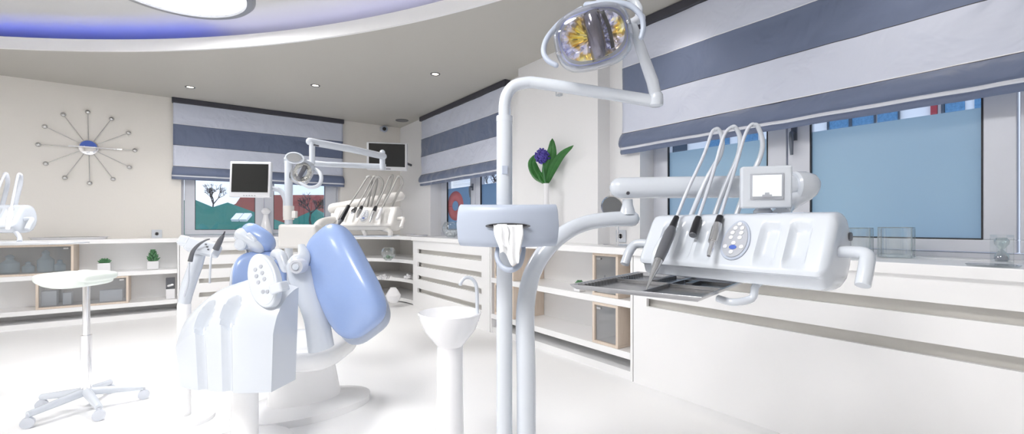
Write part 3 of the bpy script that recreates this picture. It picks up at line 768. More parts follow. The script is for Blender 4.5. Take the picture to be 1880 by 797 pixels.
# S-shaped glass vases and hourglass on the near sill
def glass_slab(pxl, pxr, pyt, x, wave, label):
    a = PB(pxl, 476, x); c = PB(pxr, 476, x); top = CAMZ - (pyt - HY) / FOC * (x / _ray((pxl + pxr) / 2)[0]); z0 = ZT + .003
    r = root('glass_vase', ((a.x + c.x) / 2, (a.y + c.y) / 2, z0), label, 'vase', 'wavy clear glass vases on the sill')
    b = bm_(); L = a.y - c.y; N = 20
    outer = [(x + wave * math.sin(2 * PI * k / N), c.y + L * k / N) for k in range(N + 1)]
    ring = outer + [(xx + .05, yy) for xx, yy in outer[::-1]]
    n = len(ring)
    lo_ = [b.verts.new((p[0], p[1], z0)) for p in ring]; hi_ = [b.verts.new((p[0], p[1], top)) for p in ring]
    for k in range(n): b.faces.new((lo_[k], lo_[(k + 1) % n], hi_[(k + 1) % n], hi_[k]))
    b.faces.new(lo_)
    part('body', b, 'glass', r, False, 0, .004)
    b = bm_(); pts = [(p[0], p[1], top) for p in ring] + [(ring[0][0], ring[0][1], top)]
    tube(b, pts, .003, 6); 
    for k in (0, N, N + 1, 2 * N + 1): tube(b, [(ring[k][0], ring[k][1], z0 + .004), (ring[k][0], ring[k][1], top - .004)], .003, 6)
    part('thick_edge', b, 'edgeglass', r)
    b = bm_(); prism(b, ring, z0, z0 + .018); part('thick_base', b, 'glass', r, False)
M['edgeglass'] = clear_mat('glass_edge', (.80, .87, .88), .2, .05, .10)
glass_slab(1612, 1674, 418, 2.90, .014, 'wavy clear glass vase standing on the near window sill, fully visible')
glass_slab(1552, 1597, 419, 2.92, .014, 'wavy clear glass vase partly hidden behind the instrument console')
q = PB(1838, 486, 2.70); q.z = ZT + .001
b = bm_(); T = Matrix.Translation(q + Vector((-.03, 0.02, 0))); lathe(b, [(.075, 0), (.08, .006), (.06, .006), (.02, .003), (.001, .003)], T, 32); single('glass_dish', b, 'glass', 'flat round clear glass dish beside the hourglass at the far right', 'dish', solid=.002)
q = PB(1839, 484, 2.80); q.z = ZT + .001
r = root('hourglass', q, 'small hourglass inside a clear glass block frame on the near sill', 'hourglass')
T = Matrix.Translation(q) @ Matrix.Rotation(math.radians(20), 4, 'Z'); b = bm_()
w, h = .046, .125
cbox(b, (0, 0, .006), (w * 2, .05, .012), T); cbox(b, (0, 0, h - .005), (w * 2, .05, .01), T); cbox(b, (-w + .004, 0, h / 2), (.008, .05, h - .024), T); cbox(b, (w - .004, 0, h / 2), (.008, .05, h - .024), T); part('frame', b, 'glass', r, False)
b = bm_(); lathe(b, [(.018, .013), (.024, .022), (.022, .04), (.005, .062), (.022, .085), (.024, .10), (.016, .112)], T, 20); bl = part('bulb', b, 'edgeglass', r)
b = bm_(); lathe(b, [(.016, .014), (.021, .022), (.018, .034), (.002, .04)], T, 16); part('sand', b, 'sand', r)

# ================================================================ DENTAL CONSOLE (shared shape)
LC = .265
PROF = [(.05, -.012), (.085, .004), (.108, .04), (.118, .075), (.117, .11), (.107, .145), (.088, .175), (.066, .188), (.045, .192), (.015, .190), (-.008, .185)]
FACE0, FACE1 = Vector((0, -.013, .179)), Vector((0, -.090, .042))
for k in range(17): 
    t = k / 16; PROF.append((FACE0.y + (FACE1.y - FACE0.y) * t, FACE0.z + (FACE1.z - FACE0.z) * t))
NF0 = 10
PROF += [(-.093, .036), (-.092, .026), (-.072, .018), (-.062, -.010), (-.03, -.016), (.02, -.016)]
FN = Vector((0, -(FACE0.z - FACE1.z), -(FACE1.y - FACE0.y))); FN = Vector((0, -.867, .497)).normalized()
FS = (FACE0 - FACE1).normalized()
GRO = [-.195, -.123, -.052, .132, .208]
def console_body(T, grooves=GRO, L=LC, gd=.016):
    b = bm_(); N = 130; rings = []
    cy = sum(p[0] for p in PROF) / len(PROF); cz = sum(p[1] for p in PROF) / len(PROF)
    for i in range(-5, N + 6):
        if i < 0: x = -L - .022 * math.sin((-i) / 5 * PI / 2); s = math.cos((-i) / 5.4 * PI / 2) * .5 + .5
        elif i > N: x = L + .022 * math.sin((i - N) / 5 * PI / 2); s = math.cos((i - N) / 5.4 * PI / 2) * .5 + .5
        else: x = -L + 2 * L * i / N; s = 1
        ring = []
        for j, (y, z) in enumerate(PROF):
            yy, zz = cy + (y - cy) * s, cz + (z - cz) * s
            if NF0 <= j < NF0 + 17 and s == 1:
                t = (j - NF0) / 16
                for g in grooves:
                    u = abs(x - g) / .028
                    if u < 1 and t > .12:
                        e = min(1, max(0, (t - .12) / .22)); e = e * e * (3 - 2 * e)
                        e2 = min(1, max(0, (1.02 - t) / .2)); e2 = e2 * e2 * (3 - 2 * e2)
                        v = (1 - u ** 4) * e * (.35 + .65 * e2) * gd
                        yy -= FN.y * v; zz -= FN.z * v
            ring.append(b.verts.new(T @ Vector((x, yy, zz))))
        rings.append(ring)
    n = len(PROF)
    for A, B in zip(rings, rings[1:]):
        for k in range(n): b.faces.new((A[k], A[(k + 1) % n], B[(k + 1) % n], B[k]))
    b.faces.new(rings[0][::-1]); b.faces.new(rings[-1])
    return b
def face_frame(T, x, t, lift=0):
    """frame on the sloped front: local x along, y up the slope, z outwards"""
    p = FACE1 + (FACE0 - FACE1) * t + FN * lift; p.x = x
    R = Matrix((Vector((1, 0, 0)), FS, FN)).transposed().to_4x4()
    return T @ Matrix.Translation(p) @ R
def oval(rx, ry, n=36, e=1.0, fn=None):
    out = []
    for k in range(n):
        a = 2 * PI * k / n; w = 1 - .0 * math.sin(a)
        out.append((rx * math.copysign(abs(math.cos(a)) ** e, math.cos(a)) * (fn(math.sin(a)) if fn else 1), ry * math.copysign(abs(math.sin(a)) ** e, math.sin(a))))
    return out
def console_face(r, T, kx=.042, btn=True, m1='matte'):
    F = face_frame(T, kx, .50, .0)
    b = bm_(); prism(b, oval(.042, .066, fn=lambda s: 1 - .16 * s), -.004, .004, F); kp = part('keypad_surround', b, m1, r, True, .0015)
    b = bm_(); prism(b, oval(.035, .058, fn=lambda s: 1 - .16 * s), .0042, .0062, F); part('keypad', b, 'keypad', kp, True)
    if btn:
        for (x, y) in ((-.008, .040), (.012, .040), (-.013, .024), (.013, .024), (-.014, .008), (.012, .008), (-.002, -.010), (-.024, -.022), (.024, -.022), (-.002, -.040), (.001, .054 - .0)):
            b = bm_(); lathe(b, [(.0068, .0064), (.0064, .0082), (.001, .0086)], F @ TR(x, y - .002), 14); part('button', b, 'button', kp)
        b = bm_(); prism(b, oval(.011, .007), .0064, .0075, F @ TR(-.001, -.026)); part('emblem', b, 'blue_ink', kp)
    for x in (.10, .17):
        b = bm_(); p0 = Vector((0, .045, .1925)); prism(b, [(x - .03, .012), (x + .03, .012), (x + .03, .055), (x - .03, .055)], .1845, .1915, T @ Matrix.Translation((0, 0, .0)) @ Matrix.Rotation(.0, 4, 'X')); part('flap', b, m1, r, False, .001)
def console_handle(r, T, side, m1='plastic'):
    s = side; b = bm_()
    tube(b, sm([T @ Vector(p) for p in ((s * LC, .0, .085), (s * (LC + .05), -.01, .088), (s * (LC + .085), -.025, .083), (s * (LC + .092), -.05, .055), (s * (LC + .092), -.075, .012))], 5), [.014, .0155, .0165, .0165, .0165], 16, round_ends=False)
    part('handle', b, m1, r, True, .002)

# ---------------------------------------------------------------- NEAR UNIT
# console: long side parallel to the window wall, front facing the room
TN = Matrix.Translation((1.382, .735, .962)) @ Matrix.Rotation(-PI / 2, 4, 'Z')
r = root('instrument_console', (1.382, .735, .955), 'large white instrument console with oval keypad, on a jointed arm by the big frosted window', 'dental console', 'dental instrument consoles')
RCON = r
part('housing', console_body(TN), 'plastic', r)
console_face(r, TN); console_handle(r, TN, 1); console_handle(r, TN, -1)
b = bm_(); lathe(b, [(.012, 0), (.012, .004), (.001, .005)], TN @ TR(LC + .0215, .07, .125, ry=PI / 2), 20); part('side_cap', b, 'tool', r)
# white rest finger beside the first handpiece
b = bm_(); tube(b, sm([W(1250, 418, 1.54), W(1222, 434, 1.54), W(1202, 468, 1.52), W(1201, 500, 1.50)], 5), [.008, .015, .014, .006], 12, flat=.7, round_ends=True); part('holder_lip', b, 'plastic', r)
# touch display on a neck
c = W(1405, 344, 1.355)
TD = frame(c, yaw=-17, pitch=2)
b = bm_(); cbox(b, (0, 0, 0), (.135, .125, .034), TD); d = part('display_housing', b, 'plastic', r, False, .006)
b = bm_(); cbox(b, (0, .002, .0185), (.088, .076, .004), TD); part('display_bezel', b, 'keypad', d, False, .001)
b = bm_(); cbox(b, (0, .004, .0212), (.076, .062, .003), TD); part('display_screen', b, 'lcd', d, False)
b = bm_(); cbox(b, (.0, -.026, .0230), (.026, .008, .002), TD); cbox(b, (.0, -.019, .0230), (.012, .006, .002), TD); part('display_icon', b, 'keypad', d, False)
b = bm_(); bp = TN @ Vector((.07, .052, .187)); lathe(b, [(.026, 0), (.026, .012), (.02, .018), (.019, .028), (.012, .032), (.012, .045)], Matrix.Translation(bp), 24); part('display_neck', b, 'plastic', r)
# arm behind the console
dA, dB = 1.74, 1.60
b = bm_(); A0, A1 = W(1138, 345, dA), W(1472, 342, dB)
tube(b, [A0, A1], [.040, .040], 32, flat=1, round_ends=True); part('parallel_arm', b, 'plastic', r)
b = bm_(); tube(b, [W(1455, 342, dB), W(1458, 342, dB), W(1474, 342, dB), W(1486, 344, dB), W(1494, 346, dB), W(1497, 347, dB)], [.046, .052, .052, .048, .036, .018], 32); part('arm_end_cap', b, 'plastic', r)
b = bm_(); E0 = W(1455, 368, 1.6); tube(b, sm([W(1478, 352, 1.6), W(1440, 378, 1.57), TN @ Vector((.12, .06, .18))], 5), [.034, .030, .028], 18); part('elbow', b, 'plastic', r)
b = bm_(); T = frame(W(1148, 356, dA), pitch=0); lathe(b, [(.0065, .03), (.0065, .043), (.001, .043)], T, 12); part('screw', b, 'darkmetal', r)
# swivel and curved delivery arm down to the floor
b = bm_(); s1, s0 = W(1152, 366, dA), W(1155, 392, dA)
lathe(b, [(.019, .0), (.020, -.02), (.026, -.04), (.032, -.058)], Matrix.Translation(s1), 24); part('swivel', b, 'plastic', r)
b = bm_(); dC = 1.74
P = [W(966, 700, 1.62), W(964, 600, 1.64), W(967, 545, 1.66), W(978, 500, 1.68), W(1001, 461, 1.70), W(1035, 429, 1.72), W(1075, 410, 1.74), W(1121, 403, dC), W(1160, 402, dC)]
P = [Vector((P[0].x, P[0].y, .03))] + P
tube(b, sm(P, 6), [.034, .034, .034, .033, .032, .031, .030, .029, .029], 24, round_ends=True); part('curved_arm', b, 'plastic', r)
b = bm_(); lathe(b, [(.16, 0), (.16, .02), (.05, .035), (.045, .06)], Matrix.Translation((P[0].x, P[0].y, 0)), 32); part('base', b, 'plastic', r)
# tray bracket
b = bm_(); tube(b, sm([TN @ Vector((.10, .02, .0)), W(1388, 524, 1.33), W(1380, 548, 1.33), W(1345, 555, 1.34), W(1318, 548, 1.38)], 5), .011, 12); part('tray_bracket', b, 'plastic', r)

# hoses and handpieces
def handpiece(name, label, whip, hose, segs, r_whip=.0085, r_hose=.0055, mh='hose', grp='handpieces of the near console', mw='plastic'):
    q = segs[0][0][0]; rt = root(name, q, label, 'dental handpiece', grp)
    for nm, pts, rad, mm in segs_parts(segs):
        b = bm_(); tube(b, pts, rad, 16); part(nm, b, mm, rt)
    b = bm_(); tube(b, sm(hose, 6), r_hose, 10); part('hose', b, mh, rt)
    if whip:
        b = bm_(); tube(b, sm(whip, 6), [r_whip, r_whip, r_whip * .9, r_whip * .8], 12); part('whip_arm', b, mw, rt)
    return rt
def segs_parts(segs):
    for (pts, rad, mm, nm) in segs: yield nm, pts, rad, mm
def lerp(a, b_, t): return a + (b_ - a) * t
# 1: big dark scaler reaching down to the tray
g0, g1 = W(1242, 399, 1.52), W(1186, 533, 1.33)
handpiece('scaler_handpiece', 'long grey handpiece with black collar, its tip pointing down into the steel tray',
          [W(1268, 397, 1.60), W(1297, 330, 1.60), W(1322, 285, 1.60), W(1326, 255, 1.58), W(1319, 238, 1.57), W(1311, 238, 1.57)],
          [W(1314, 239, 1.57), W(1307, 243, 1.57), W(1292, 285, 1.55), W(1262, 350, 1.53), g0],
          [([g0, lerp(g0, g1, .17)], [.009, .0125], 'black', 'collar'), ([lerp(g0, g1, .171), lerp(g0, g1, .25), lerp(g0, g1, .5), lerp(g0, g1, .62)], [.0135, .018, .017, .0145], 'tool', 'grip'),
           ([lerp(g0, g1, .621), lerp(g0, g1, .70), lerp(g0, g1, .86), lerp(g0, g1, 1)], [.0135, .0125, .006, .0015], 'steel', 'tip')])
g0, g1 = W(1282, 400, 1.475), W(1272, 431, 1.435)
handpiece('coupling_handpiece', 'short black hose coupling resting between two steel handpieces',
          [W(1311, 397, 1.58), W(1332, 340, 1.59), W(1354, 290, 1.59), W(1359, 255, 1.57), W(1350, 234, 1.56), W(1342, 234, 1.56)],
          [W(1352, 236, 1.56), W(1340, 235, 1.56), W(1327, 255, 1.56), W(1307, 325, 1.54), g0],
          [([g0, lerp(g0, g1, .3), g1], [.010, .012, .0125], 'black', 'collar'), ([lerp(g0, g1, 1.001), lerp(g0, g1, 1.06)], [.0115, .0105], 'tool', 'socket')])
g0, g1 = W(1322, 398, 1.415), W(1301, 470, 1.335)
handpiece('drill_handpiece', 'polished steel motor handpiece with a short nozzle beside the oval keypad',
          [W(1351, 397, 1.55), W(1372, 340, 1.56), W(1395, 290, 1.56), W(1400, 260, 1.55), W(1391, 232, 1.54), W(1382, 229, 1.54)],
          [W(1388, 230, 1.54), W(1379, 229, 1.54), W(1367, 250, 1.54), W(1345, 325, 1.52), g0],
          [([g0, lerp(g0, g1, .2)], [.010, .0115], 'black', 'collar'), ([lerp(g0, g1, .201), lerp(g0, g1, .3), lerp(g0, g1, .66)], [.0125, .0145, .0135], 'steel', 'grip'),
           ([lerp(g0, g1, .661), lerp(g0, g1, .74), lerp(g0, g1, .92), lerp(g0, g1, 1)], [.009, .0075, .0075, .005], 'chrome', 'nozzle')])

# instrument tray
TT = Matrix.Translation((1.30, .925, .915)) @ Matrix.Rotation(math.radians(14), 4, 'Z')
r = root('instrument_tray', (1.30, .925, .905), 'rectangular steel instrument tray with divided ribbed compartments, below the big console', 'tray')
hx, hy = .25, .20
b = bm_()
rg = []
for s, z in ((0, 0), (.0, -.006), (.012, -.010)): pass
def rect(x, y): return [(-x, -y), (x, -y), (x, y), (-x, y)]
rings = [[b.verts.new(TT @ Vector((x, y, z))) for x, y in rect(hx + o, hy + o)] for o, z in ((-.012, .001), (-.004, .014), (.004, .014), (.0, .008), (-.012, -.002))]
for A, B in zip(rings, rings[1:]):
    for k in range(4): b.faces.new((A[k], A[(k + 1) % 4], B[(k + 1) % 4], B[k]))
b.faces.new(rings[0]); b.faces.new(rings[-1][::-1]); part('pan', b, 'traymetal', r, False, .001)
def rib(lo, hi, nm='divider'):
    b = bm_(); box(b, (lo[0], lo[1], .0015), (hi[0], hi[1], .012), TT); part(nm, b, 'traymetal', r, False, .0008)
rib((-.238, -.03), (.238, -.024)); rib((-.02, -.186), (-.014, -.032)); rib((.12, -.186), (.126, -.032)); rib((.0, .05), (.238, .056)); rib((-.004, -.02), (.002, .186))
for x0, y0, n, st in ((-.23, .165, 22, .021), (.02, -.09, 10, .0095), (.03, .03, 12, .016)):
    b = bm_()
    for k in range(n): box(b, (x0 + k * st, y0, .0015), (x0 + k * st + st * .45, y0 + .022, .014), TT)
    part('toothed_rack', b, 'traymetal', r, False)
b = bm_(); box(b, (-.06, -.06, -.010), (.06, .06, -.003), TT); tube(b, [TT @ Vector((.0, 0, -.012)), TT @ Vector((.12, -.06, -.014))], .007, 8); part('tray_mount', b, 'plastic', r, False, .001)

# lamp post, tissue box
dP = 1.62
r = root('operating_lamp', Vector((W(926, 412, dP).x, W(926, 412, dP).y, 0)), 'large dental operating lamp with clear cover, on a bent white post in front', 'dental lamp', 'dental operating lamps')
pb = W(926, 412, dP)
b = bm_(); tube(b, [(pb.x, pb.y, .02), (pb.x, pb.y, W(926, 222, dP).z)], .0283, 28); sl = part('post_sleeve', b, 'plastic', r, True)
b = bm_(); lathe(b, [(.0292, 0), (.0292, .02)], Matrix.Translation((pb.x, pb.y, W(926, 224, dP).z)), 28); part('collar', b, 'plastic', sl)
b = bm_(); T = frame(W(926, 312, dP - .0283)); cbox(b, (0.002, 0, .0), (.020, .030, .004), T); part('release_tab', b, 'matte', sl, False, .0015)
b = bm_(); tube(b, sm([W(926, 230, dP), W(926, 195, dP), W(931, 173, dP), W(944, 158, dP), W(966, 152, dP), W(990, 153, 1.615), W(1095, 169, 1.58), W(1196, 185, 1.55)], 6), .0207, 24); part('bent_arm', b, 'plastic', r)
J = W(1204, 184, 1.545)
b = bm_(); lathe(b, [(.016, -.022), (.0235, -.018), (.0245, .0), (.0235, .018), (.018, .026)], Matrix.Translation(J), 28); part('knuckle', b, 'plastic', r)
b = bm_(); tube(b, [J + Vector((0, 0, .012)), W(1198, 150, 1.54), W(1180, 100, 1.53), W(1160, 42, 1.52)], [.0195, .0200, .0175, .0150], 22, round_ends=True); part('upper_arm', b, 'plastic', r)
K = W(1163, 40, 1.515)
b = bm_(); tube(b, [K, W(1176, 34, 1.53)], [.013, .017], 18, round_ends=True); part('joint_pin', b, 'hose', r)
# head: local frame; x right, y up, z towards the viewer
LH = W(1088, 68, 1.50)
TH = frame(LH, roll=0, yaw=-12, pitch=14) @ Matrix.Rotation(math.radians(11), 4, 'Z')
def ell(a, bb, z, e=.72, n=48): return [Vector((a * math.copysign(abs(math.cos(t)) ** e, math.cos(t)), bb * math.copysign(abs(math.sin(t)) ** e, math.sin(t)), z)) for t in [2 * PI * k / n for k in range(n)]]
def loft(bm, rings, T, cap0=True, cap1=True):
    R = [[bm.verts.new(T @ p) for p in rg] for rg in rings]
    n = len(R[0])
    for A, B in zip(R, R[1:]):
        for k in range(n): bm.faces.new((A[k], A[(k + 1) % n], B[(k + 1) % n], B[k]))
    if cap0: bm.faces.new(R[0][::-1])
    if cap1: bm.faces.new(R[-1])
b = bm_(); loft(b, [ell(.05, .03, -.085), ell(.085, .055, -.078), ell(.11, .078, -.055), ell(.120, .092, -.028), ell(.124, .098, -.005), ell(.120, .094, -.004), ell(.112, .085, -.01)], TH); hs = part('housing', b, 'plastic', r)
b = bm_(); loft(b, [ell(.112, .084, -.003), ell(.112, .084, .003), ell(.108, .080, .004), ell(.108, .080, -.003)], TH, False, False); 
M['rimblue'] = mat('blue_grey_rim', (.28, .32, .62), .3, .2)
part('inner_rim', b, 'rimblue', hs)
b = bm_(); rg = [ell(a, c, z, .85) for a, c, z in ((.02, .012, -.008), (.05, .03, -.006), (.078, .05, .001), (.094, .064, .010), (.102, .072, .020), (.103, .073, .022))]
R = [[None] * 48 for _ in rg]
for i, g in enumerate(rg):
    for k, p in enumerate(g):
        jag = .004 * (1 if (k // 2 + i) % 2 else -1) if 0 < i < 5 else 0
        R[i][k] = b.verts.new(TH @ (p + Vector((0, 0, jag))))
for A, B in zip(R, R[1:]):
    for k in range(48): b.faces.new((A[k], A[(k + 1) % 48], B[(k + 1) % 48], B[k]))
b.faces.new(R[0]); part('reflector', b, 'reflector', r, False)
b = bm_(); surf(b, lambda u, v: (.010 + (u - .5) * .052 + .012 * (v - .5), (v - .5) * .150, .050 - .020 * (2 * u - 1) ** 2 - .022 * (2 * v - 1) ** 2), 10, 14, TH @ Matrix.Rotation(math.radians(6), 4, 'Z')); part('bulb_shield', b, 'shield', r, True, 0, .003)
b = bm_(); surf(b, lambda u, v: (.050 + .006 * math.sin(v * PI) + (u - .5) * .012, (v - .5) * .120, .028), 3, 10, TH @ Matrix.Rotation(math.radians(6), 4, 'Z')); part('lamp_louvre', b, 'black', r, True, 0, .004)
b = bm_(); loft(b, [ell(.125, .099, .0), ell(.1265, .1005, .02), ell(.122, .096, .045), ell(.108, .084, .062), ell(.085, .064, .072), ell(.05, .038, .077)], TH @ TR(0, -.006, 0), False, True); part('clear_cover', b, 'cover', r, True, 0, .0015)
for sx, sy in ((-1, -.25), (1, .1)):
    b = bm_(); sphere(b, TH @ Vector((sx * .116, sy * .1, .035)), .0085, 8); part('cover_screw', b, 'chrome', r)
b = bm_(); tube(b, sm([TH @ Vector((-.02, .098, -.02)), TH @ Vector((-.085, .078, -.01)), W(1006, 68, 1.46), W(998, 92, 1.44), W(1005, 110, 1.43), W(1021, 120, 1.42)], 6), [.009, .0095, .0085, .0085, .008], 14, round_ends=True); part('handle', b, 'matte', r)
b = bm_(); tube(b, sm([TH @ Vector((.0, .104, -.02)), W(1120, 6, 1.45), W(1155, 10, 1.43), W(1176, 28, 1.42), W(1181, 50, 1.42), W(1177, 69, 1.42)], 6), [.011, .0105, .009, .0085, .008], 14, round_ends=True); part('handle', b, 'matte', r)
b = bm_(); tube(b, sm([TH @ Vector((0, .06, -.075)), W(1112, -12, 1.56), W(1150, -8, 1.57), W(1172, 12, 1.56), W(1172, 34, 1.53)], 6), .0125, 14); part('yoke', b, 'plastic', r)
b = bm_(); tube(b, [W(1108, 6, 1.47), W(1109, -14, 1.48)], .007, 10); part('grip_pin', b, 'plastic', r)
b = bm_(); lathe(b, [(.12, 0), (.12, .018), (.04, .03)], Matrix.Translation((pb.x, pb.y, 0)), 28); part('base', b, 'plastic', r)

# tissue dispenser hung on the post
r = root('tissue_dispenser', W(930, 453, 1.50), 'wide white tissue dispenser with oval slot, mounted on the front lamp post', 'tissue dispenser')
dF = 1.50
TB = frame(W(932, 415, dF), yaw=-2)
b = bm_(); hw, hh = .160, .070
rings = []
nx_ = 24
for i in range(nx_ + 1):
    u = i / nx_ * 2 - 1
    g = []
    for k in range(28):
        a = 2 * PI * k / 28; cs, sn = math.cos(a), math.sin(a)
        yy = hh * math.copysign(abs(sn) ** .35, sn); zz = .05 * math.copysign(abs(cs) ** .55, cs)
        bul = 1 + .065 * (1 - (yy / hh) ** 2)
        off = -.045 * u * u
        g.append(b.verts.new(TB @ Vector((u * hw * bul, yy + .003 * u * u, zz + off))))
    rings.append(g)
for A, B in zip(rings, rings[1:]):
    for k in range(28): b.faces.new((A[k], A[(k + 1) % 28], B[(k + 1) % 28], B[k]))
b.faces.new(rings[0][::-1]); b.faces.new(rings[-1])
part('housing', b, 'matte', r, True, .003)
b = bm_(); prism(b, oval(.072, .010, 40), .0485, .0512, TB @ TR(.003, .0, 0)); part('slot', b, 'tool', r, True)
b = bm_(); prism(b, [(x * .84, y * .55) for x, y in oval(.074, .010, 40)], .0512, .0518, TB @ TR(.003, .002, 0)); part('opening', b, 'black', r)
b = bm_(); cbox(b, (-.013, 0, -.075), (.07, .09, .05), TB); part('clamp', b, 'matte', r, False, .006)
# tissue
b = bm_()
def tis(u, v):
    a = (u - .5)
    y = .004 - v * .108
    wdt = .046 + .004 * math.sin(v * 5) - .018 * v
    x = .004 + a * 2 * wdt + .014 * v * math.sin(a * 3 + 1) + .006 * v
    z = .058 + .012 * math.sin(v * PI * .6) + .007 * math.sin(a * 17 + v * 2) * (1 - .3 * v) + .003 * noise.noise(Vector((u * 6, v * 6, 2)))
    yy = y - .022 * v * math.cos(a * 5.5 - .4) + (.006 * math.sin(a * 14) if v > .9 else 0)
    return (x, yy, z)
surf(b, tis, 30, 16, TB)
surf(b, lambda u, v: (-.030 + .030 * u + .018 * v + .004 * math.sin(v * 7), .006 - v * .070 - .014 * u * v, .067 + .006 * math.sin(u * 9)), 10, 10, TB)
single('paper_tissue', b, 'paper', 'crumpled white paper tissue hanging out of the dispenser slot', 'tissue', solid=.0008)
# cup ring under the dispenser
b = bm_(); tube(b, sm([W(914, 452, 1.50), W(912, 472, 1.47), W(922, 490, 1.45), W(938, 496, 1.44), (W(954, 486, 1.46)), W(961, 462, 1.49), W(960, 450, 1.51)], 6), [.006, .008, .009, .009, .008, .006], 14, flat=1.0); part('loop_bracket', b, 'matte', r)

# cuspidor with water spout
q = PZ(826, 640, .66); q = W(826, 412, 1.95); 
r = root('spittoon_basin', (q.x, q.y, 0), 'white spittoon basin with a thin curved water spout, left of the lamp post', 'basin')
b = bm_(); zb = CAMZ - (566 - HY) / FOC * 1.95 - .02
lathe(b, [(.10, 0), (.11, .03), (.06, .08), (.055, zb - .14), (.11, zb - .07), (.135, zb), (.13, zb + .004), (.12, zb - .01), (.08, zb - .05), (.02, zb - .06)], Matrix.Translation((q.x, q.y, 0)), 40); part('bowl', b, 'ceramic', r)
b = bm_(); z_ = lambda py: CAMZ - (py - HY) / FOC * 1.95
tube(b, sm([W(876, 590, 1.95), W(876, 550, 1.95), W(874, 524, 1.95), W(866, 512, 1.94), W(855, 510, 1.93), W(847, 517, 1.92), W(845, 524, 1.92)], 6), .0075, 12); part('spout', b, 'plastic', r)

# ================================================================ FAR UNIT
# monitor, column and lamp
DFU = 3.6
c0 = W(530, 412, DFU)
r = root('unit_post', (c0.x, c0.y, 0), 'slim white post of the far dental unit and cross block behind the blue leg rest', 'dental unit post')
b = bm_(); tube(b, [(c0.x, c0.y, .02), (c0.x, c0.y, W(530, 296, DFU).z)], .030, 22); part('post', b, 'plastic', r)
b = bm_(); cbox(b, (.0, 0, 0), (.30, .19, .14), frame(W(552, 434, DFU + .03), roll=-1)); part('cross_block', b, 'cream', r, False, .02)
b = bm_(); tube(b, [W(530, 378, DFU), W(530, 404, DFU)], .040, 20); part('clamp', b, 'cream', r)
b = bm_(); cbox(b, (0, 0, 0), (.03, .055, .04), frame(W(541, 394, DFU - .02))); part('latch', b, 'cream', r, False, .004)
b = bm_(); lathe(b, [(.2, 0), (.2, .03), (.06, .05)], Matrix.Translation((c0.x, c0.y, 0)), 28); part('base', b, 'plastic', r)
r = root('monitor', W(461, 364, 3.5), 'silver framed computer monitor with a blank dark screen, on the far unit column', 'monitor')
T = frame(W(461, 330, 3.5), roll=-.5, yaw=4, pitch=-3)
b = bm_(); cbox(b, (0, 0, 0), (.305, .275, .035), T); part('housing', b, 'tvframe', r, False, .008)
b = bm_(); cbox(b, (0, .010, .0185), (.268, .218, .003), T); part('screen', b, 'screen', r, False)
b = bm_()
for k in range(5): cbox(b, (-.04 + k * .02, -.125, .0185), (.010, .004, .003), T)
part('buttons', b, 'tool', r, False)
b = bm_(); cbox(b, (.0, 0, -.035), (.16, .14, .035), T); tube(b, sm([T @ Vector((.02, -.02, -.05)), W(500, 346, 3.56), W(514, 350, 3.58), W(523, 364, 3.59), W(524, 380, 3.6), W(524, 398, 3.6)], 5), .019, 16); part('support_arm', b, 'plastic', r)

def small_lamp_far():
    r = root('operating_lamp', W(530, 296, DFU), 'smaller dental operating lamp with clear cover, on folded white arms over the far chair', 'dental lamp', 'dental operating lamps')
    b = bm_(); tube(b, [W(521, 294, DFU), W(600, 302, 3.75), W(708, 306, 3.95)], [.022, .022, .024], 18); part('lower_arm', b, 'plastic', r)
    b = bm_(); tube(b, [W(702, 308, 3.92), W(702, 280, 3.92)], .024, 18, round_ends=True); part('rear_link', b, 'plastic', r)
    b = bm_(); tube(b, [W(569, 260, 3.35), W(640, 273, 3.6), W(704, 287, 3.88)], [.028, .028, .028], 20, round_ends=True); part('upper_arm', b, 'plastic', r)
    b = bm_(); tube(b, [W(573, 262, 3.35), W(573, 298, 3.33), W(570, 310, 3.31)], [.021, .020, .018], 18); part('front_link', b, 'plastic', r)
    b = bm_(); tube(b, [W(576, 266, 3.33), W(585, 268, 3.36)], .006, 8); part('screw', b, 'darkmetal', r)
    T = frame(W(555, 316, 3.25), roll=-28, yaw=15, pitch=22)
    b = bm_(); loft(b, [ell(.03, .03, -.07), ell(.05, .055, -.065), ell(.068, .085, -.04), ell(.072, .094, -.005), ell(.066, .088, -.004)], T); part('housing', b, 'plastic', r)
    b = bm_(); loft(b, [ell(.01, .012, -.008, .9), ell(.04, .05, -.002, .9), ell(.060, .076, .012, .9)], T, True, False); part('reflector', b, 'reflector2', r, False)
    b = bm_(); surf(b, lambda u, v: ((u - .5) * .03, (v - .5) * .12, .036 - .02 * (2 * v - 1) ** 2), 4, 8, T); part('bulb_shield', b, 'darkmetal', r, True, 0, .003)
    b = bm_(); loft(b, [ell(.073, .095, 0), ell(.072, .094, .02), ell(.055, .074, .045), ell(.02, .03, .052)], T, False, True); part('clear_cover', b, 'cover', r, True, 0, .0015)
    T2 = frame(W(541, 290, 3.15), roll=-10, yaw=0, pitch=-50)
    T2 = frame(W(541, 290, 3.15), roll=-8)
    b = bm_(); loft(b, [ell(.05, .028, -.02, 1), ell(.066, .040, -.01, 1), ell(.068, .041, 0, 1), ell(.058, .034, .004, 1), ell(.055, .031, .0, 1)], T2, True, True); part('handle_disc', b, 'plastic', r)
    b = bm_(); loft(b, [ell(.053, .030, .003, 1), ell(.050, .028, .006, 1)], T2, True, True); part('disc_glass', b, 'mirror', r)
    b = bm_(); tube(b, sm([W(570, 308, 3.3), W(583, 313, 3.26), W(590, 325, 3.22), W(585, 340, 3.2), W(568, 344, 3.19), W(552, 336, 3.2)], 6), [.012, .014, .014, .012, .011], 14, round_ends=True); part('handle_loop', b, 'plastic', r)
M['reflector2'] = mat('faceted_mirror', (.7, .68, .6), .1, .9, .5, 30, .3)
small_lamp_far()

